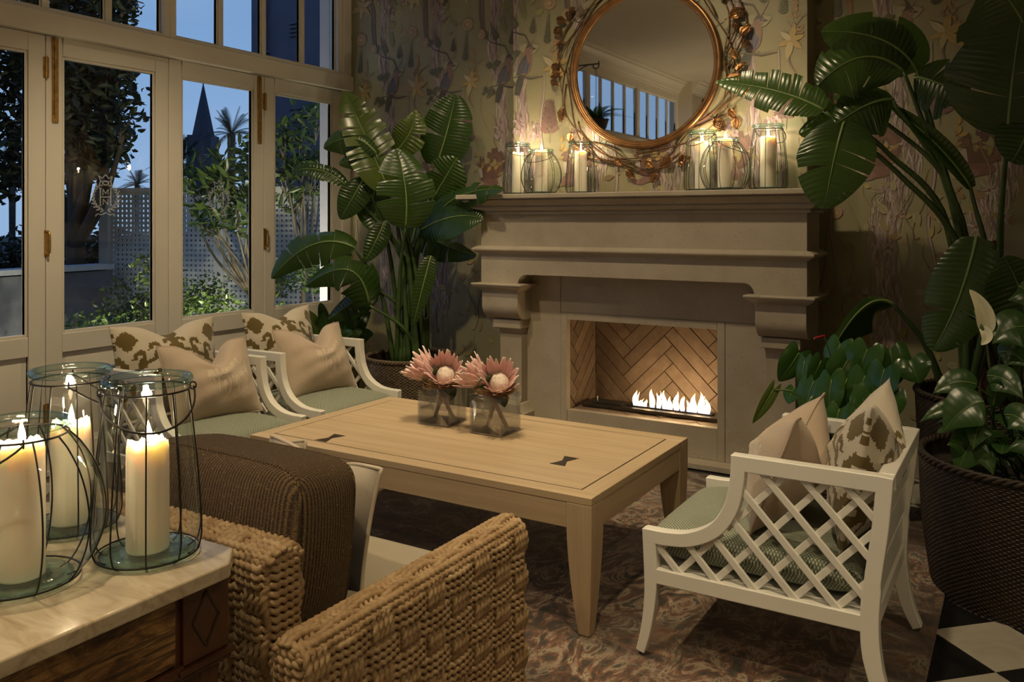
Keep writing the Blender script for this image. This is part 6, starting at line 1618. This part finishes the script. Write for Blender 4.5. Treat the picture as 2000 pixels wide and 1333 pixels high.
# palms
PALM = leaf_mat('palm_frond', (.012, .022, .014), (.022, .036, .018), (.02, .03, .01), .5)
def palm(px, py, d, R, label, seed):
    rnd = random.Random(seed); c = G(px, py, d); t = empty('palm_tree', (c.x, c.y, -.12), 0, label, 'palm tree', 'palm trees beyond the garden')
    MB().tube([(c.x, c.y, -.12), (c.x, c.y, c.z)], [R * .10, R * .12], 10).build('trunk', BARK, t, smooth=True)
    for k in range(30):
        a = rnd.uniform(0, 6.28); el = rnd.uniform(-.25, 1.35); L = R * rnd.uniform(.85, 1.1); d0 = Vector((math.cos(a) * math.cos(el), math.sin(a) * math.cos(el), math.sin(el))); pts = []
        for i in range(13): u = i / 12; pts.append(c + d0 * (L * u) + Vector((0, 0, -.42 * L * u * u * math.cos(el) - .08 * L * u * u)))
        V, F = [], []; sd = d0.cross(Vector((0, 0, 1))).normalized()
        for i in range(2, 48):
            u = i / 48; j = u * 12; p = pts[int(j)].lerp(pts[min(12, int(j) + 1)], j - int(j)); tg = (pts[min(12, int(j) + 1)] - pts[int(j)]).normalized()
            for s in (-1, 1):
                w = L * .22 * math.sin(math.pi * (u * .9 + .08)) ** .6; e = p + sd * (s * w * .8) + tg * w * .75 + Vector((0, 0, -.25 * w)); k0 = len(V); V += [tuple(p - tg * L * .006), tuple(p + tg * L * .006), tuple(e)]; F.append((k0, k0 + 1, k0 + 2))
        me = bpy.data.meshes.new('frond'); me.from_pydata(V, [], F); me.materials.append(PALM); o = bpy.data.objects.new('frond', me); link(o); adopt(o, t)
        MB().tube(pts, [R * .008 * (1 - .8 * i / 12) for i in range(13)], 4).build('frond_rib', PALM, o)
palm(452, 262, 34, 1.35, 'dark feathery palm beside the church steeple', 1)
palm(352, 318, 26, 1.05, 'dark palm half hidden left of the steeple by the door stile', 2)
palm(268, 362, 22, .55, 'small dark palm just above the lattice fence', 3)
palm(24, 275, 30, 1.0, 'dark palm glimpsed in the outermost door pane', 4)
# garden uplight
gl = empty('garden_lamp', tuple(G(475, 640, 6.3)[:2]) + (-.12,), 0, 'small garden spike lamp lighting the bushes from below', 'lamp')
p_ = gl.location
MB().lathe([(.006, 0), (.006, .16), (.03, .17), (.036, .25), (.034, .25), (.028, .18)], 16, tuple(p_)).build('lamp_body', IRON, gl, smooth=True)
MB().lathe([(0, .235), (.03, .235)], 16, tuple(p_), caps=False).build('lamp_lens', emit('garden_lamp_lens', (1, .85, .5), 10), gl)
lamp('garden_light', 'POINT', (p_.x, p_.y, p_.z + .33), 240, (1, .88, .58), gl, .05)
# ================================================================== HANGING FERN ON ITS BRACKET, WALL ARM (seen in the mirror)
HX, HY, HZ = -4.30, 1.075, 3.29
wbk = empty('wall_bracket', (XW + .03, HY, HZ), 0, 'black iron bracket arm on the window wall, reflected in the mirror', 'bracket')
MB().tube([(XW + .035, HY, HZ), (HX + .03, HY, HZ)], .008, 8).build('arm', IRON, wbk, smooth=True)
MB().tube(spline([(XW + .04, HY, HZ - .34), (-4.66, HY, HZ - .16), (-4.50, HY, HZ - .04), (-4.40, HY, HZ)], 6), .006, 8).build('brace', IRON, wbk, smooth=True)
MB().tube(spline([(HX - .03, HY, HZ), (HX - .035, HY, HZ - .035), (HX, HY, HZ - .055), (HX + .035, HY, HZ - .03), (HX + .035, HY, HZ + .03)], 6), .007, 8).build('hook', IRON, wbk, smooth=True)
box('wall_plate', IRON, XW + .031, XW + .037, HY - .03, HY + .03, HZ - .38, HZ + .04, wbk)
hf = empty('hanging_fern', (HX, HY, 2.560), 0, 'green fern in a hanging basket on a chain, reflected in the mirror', 'fern')
chn = MB(); z = HZ - .062; k = 0
while z > 2.79:
    pts = [(HX + (.007 * math.cos(a) if k % 2 else 0), HY + (0 if k % 2 else .007 * math.cos(a)), z - .014 + .015 * math.sin(a)) for a in [2 * math.pi * q / 10 for q in range(10)]]
    chn.tube(pts, .0018, 5, closed=True); z -= .024; k += 1
chn.build('chain', IRON, hf, smooth=True)
wi = MB()
for q in range(3):
    a = q * 2.094; wi.tube([(HX, HY, 2.775), (HX + .15 * math.cos(a), HY + .15 * math.sin(a), 2.640)], .003, 6)
wi.build('hanger_wires', IRON, hf, smooth=True)
MB().lathe([(.0, 2.470), (.07, 2.480), (.12, 2.540), (.15, 2.640), (.155, 2.6405), (.145, 2.630), (.0, 2.620)], 28, (HX, HY, 0), caps=False).build('basket', WICK_D, hf, smooth=True)
FERN = leaf_mat('fern_frond', (.05, .12, .025), (.10, .20, .04), (.15, .28, .05), .45); rnd = random.Random(2)
for q in range(26):
    a = rnd.uniform(0, 6.28); L = rnd.uniform(.26, .42); e = rnd.uniform(.5, 1.25); d0 = Vector((math.cos(a) * math.cos(e), math.sin(a) * math.cos(e), math.sin(e))); V, F = [], []; c0 = Vector((HX, HY, 2.630)); sd = d0.cross(Vector((0, 0, 1))).normalized()
    fn = lambda u: c0 + d0 * (L * u) + Vector((math.cos(a), math.sin(a), -1.3)) * (.42 * L * u * u)
    for i in range(3, 26):
        u = i / 26; p = fn(u); tg = (fn(u + .02) - p).normalized(); w = .052 * math.sin(math.pi * (u * .85 + .13))
        for s in (-1, 1): k = len(V); V += [tuple(p - tg * .006), tuple(p + tg * .006), tuple(p + sd * s * w + tg * .016), tuple(p + sd * s * w * .6 - tg * .004)]; F.append((k, k + 1, k + 2, k + 3))
    me = bpy.data.meshes.new('frond'); me.from_pydata(V, [], F); me.materials.append(FERN); o = bpy.data.objects.new('frond', me); link(o); adopt(o, hf)
wa_ = empty('wall_bracket', (XW + .24, -3.9, 3.42), 0, 'dark round wall plate with slim iron arm on the pier, reflected in the mirror', 'bracket')
T_ = Matrix.Translation((XW + .241, -3.45, 3.40)) @ Matrix.Rotation(math.pi / 2, 4, 'Y')
mb = MB(); mb.T = T_; mb.lathe([(0, .012), (.05, .012), (.055, .006), (.055, 0)], 24, caps=False); mb.build('round_plate', IRON, wa_, smooth=True)
MB().tube([(XW + .25, -3.45, 3.40), (XW + .62, -3.45, 3.40)], .008, 8).build('arm', IRON, wa_, smooth=True)

# ================================================================== FLOOR LAMPS ADDED OUT OF VIEW TO BRIGHTEN CEILING AND WINDOW FRAMES
m_, nt_, out_ = newmat('linen_lampshade'); _t = N(nt_, 'ShaderNodeBsdfTranslucent'); _t.inputs[0].default_value = (.72, .62, .46, 1); _d = N(nt_, 'ShaderNodeBsdfDiffuse'); _d.inputs[0].default_value = (.62, .56, .46, 1); _x = N(nt_, 'ShaderNodeMixShader'); _x.inputs[0].default_value = .55
nt_.links.new(_t.outputs[0], _x.inputs[1]); nt_.links.new(_d.outputs[0], _x.inputs[2]); nt_.links.new(_x.outputs[0], out_.inputs[0]); SHADE = m_
def added_fill_lamp(x, y, power, label):
    t = empty('added_fill_lamp', (x, y, 0), 0, label, 'floor lamp', 'floor lamps added unseen behind the photographer')
    MB().lathe([(0, 0), (.14, 0), (.14, .018), (.02, .03), (.014, .05), (.014, 1.42), (0, 1.42)], 28, (x, y, 0), caps=False).build('stand', BRASS, t, smooth=True)
    MB().lathe([(.22, 1.36), (.15, 1.68)], 36, (x, y, 0), caps=False).build('lamp_shade', SHADE, t, smooth=True)
    MB().ball((x, y, 1.49), .032, 14, 10).build('bulb', emit('bulb_glow', (1, .82, .56), 6), t, smooth=True)
    lamp('added_fill_light', 'POINT', (x, y, 1.56), power, WARM, t, .05)
added_fill_lamp(1.5, -1.3, 60, 'added unseen fill lamp, brass with linen shade, near the plain side wall, behind the camera')
added_fill_lamp(-3.9, -2.2, 60, 'added unseen fill lamp, brass with linen shade, near the glazed doors, behind the camera')
# ================================================================== CEILING DOWNLIGHTS
DL_FRAME = plain('downlight_rim', (.5, .47, .42), .4)
DL_LENS = emit('downlight_lens', (1, .80, .52), 14)
def downlight(x, y, power, target=None, spot=80, radius=.06, label='round recessed ceiling downlight', blend=.8):
    t = empty('ceiling_downlight', (x, y, ZC), 0, label, 'downlight', 'recessed downlights in the ceiling')
    MB().lathe([(.040, -.004), (.055, -.012), (.058, -.004), (.058, 0.0)], 24, (x, y, ZC), caps=False).build('rim', DL_FRAME, t, smooth=True)
    MB().lathe([(0, -.003), (.042, -.003)], 24, (x, y, ZC), caps=False).build('lens', DL_LENS, t)
    lamp('downlight_lamp', 'SPOT', (x, y, ZC - .03), power, WARM, t, radius, target or (x, y, 0), spot, blend)
LB = 'round recessed ceiling downlight lighting the seating area'
downlight(-2.0, 2.7, 235, (-2.1, 3.05, .5), 66, label='recessed downlight in the ceiling above the coffee table')
downlight(-.7, 1.7, 190, (-.75, 2.8, .4), 62, label='recessed downlight in the ceiling lighting the lone white chair')
downlight(-1.6, .5, 180, (-1.55, 1.5, .7), 64, label='recessed downlight in the ceiling above the rope armchair')
downlight(-3.0, 2.2, 270, (-3.9, 3.3, .8), 80, label='recessed downlight in the ceiling lighting the two white chairs')
downlight(-2.0, 3.0, 210, (-2.05, 4.9, 1.1), 88, label='recessed downlight in the ceiling lighting the fireplace')
downlight(-3.4, 3.9, 50, (-3.75, 4.75, 1.0), 80, label='recessed downlight in the ceiling above the window-side plant')
for (x, y) in ((-1.0, -1.2), (1.2, 1.2), (-3, -3.6), (0, -3.6)):
    downlight(x, y, 140, None, 120, label='recessed downlight in the ceiling of the room behind the camera')
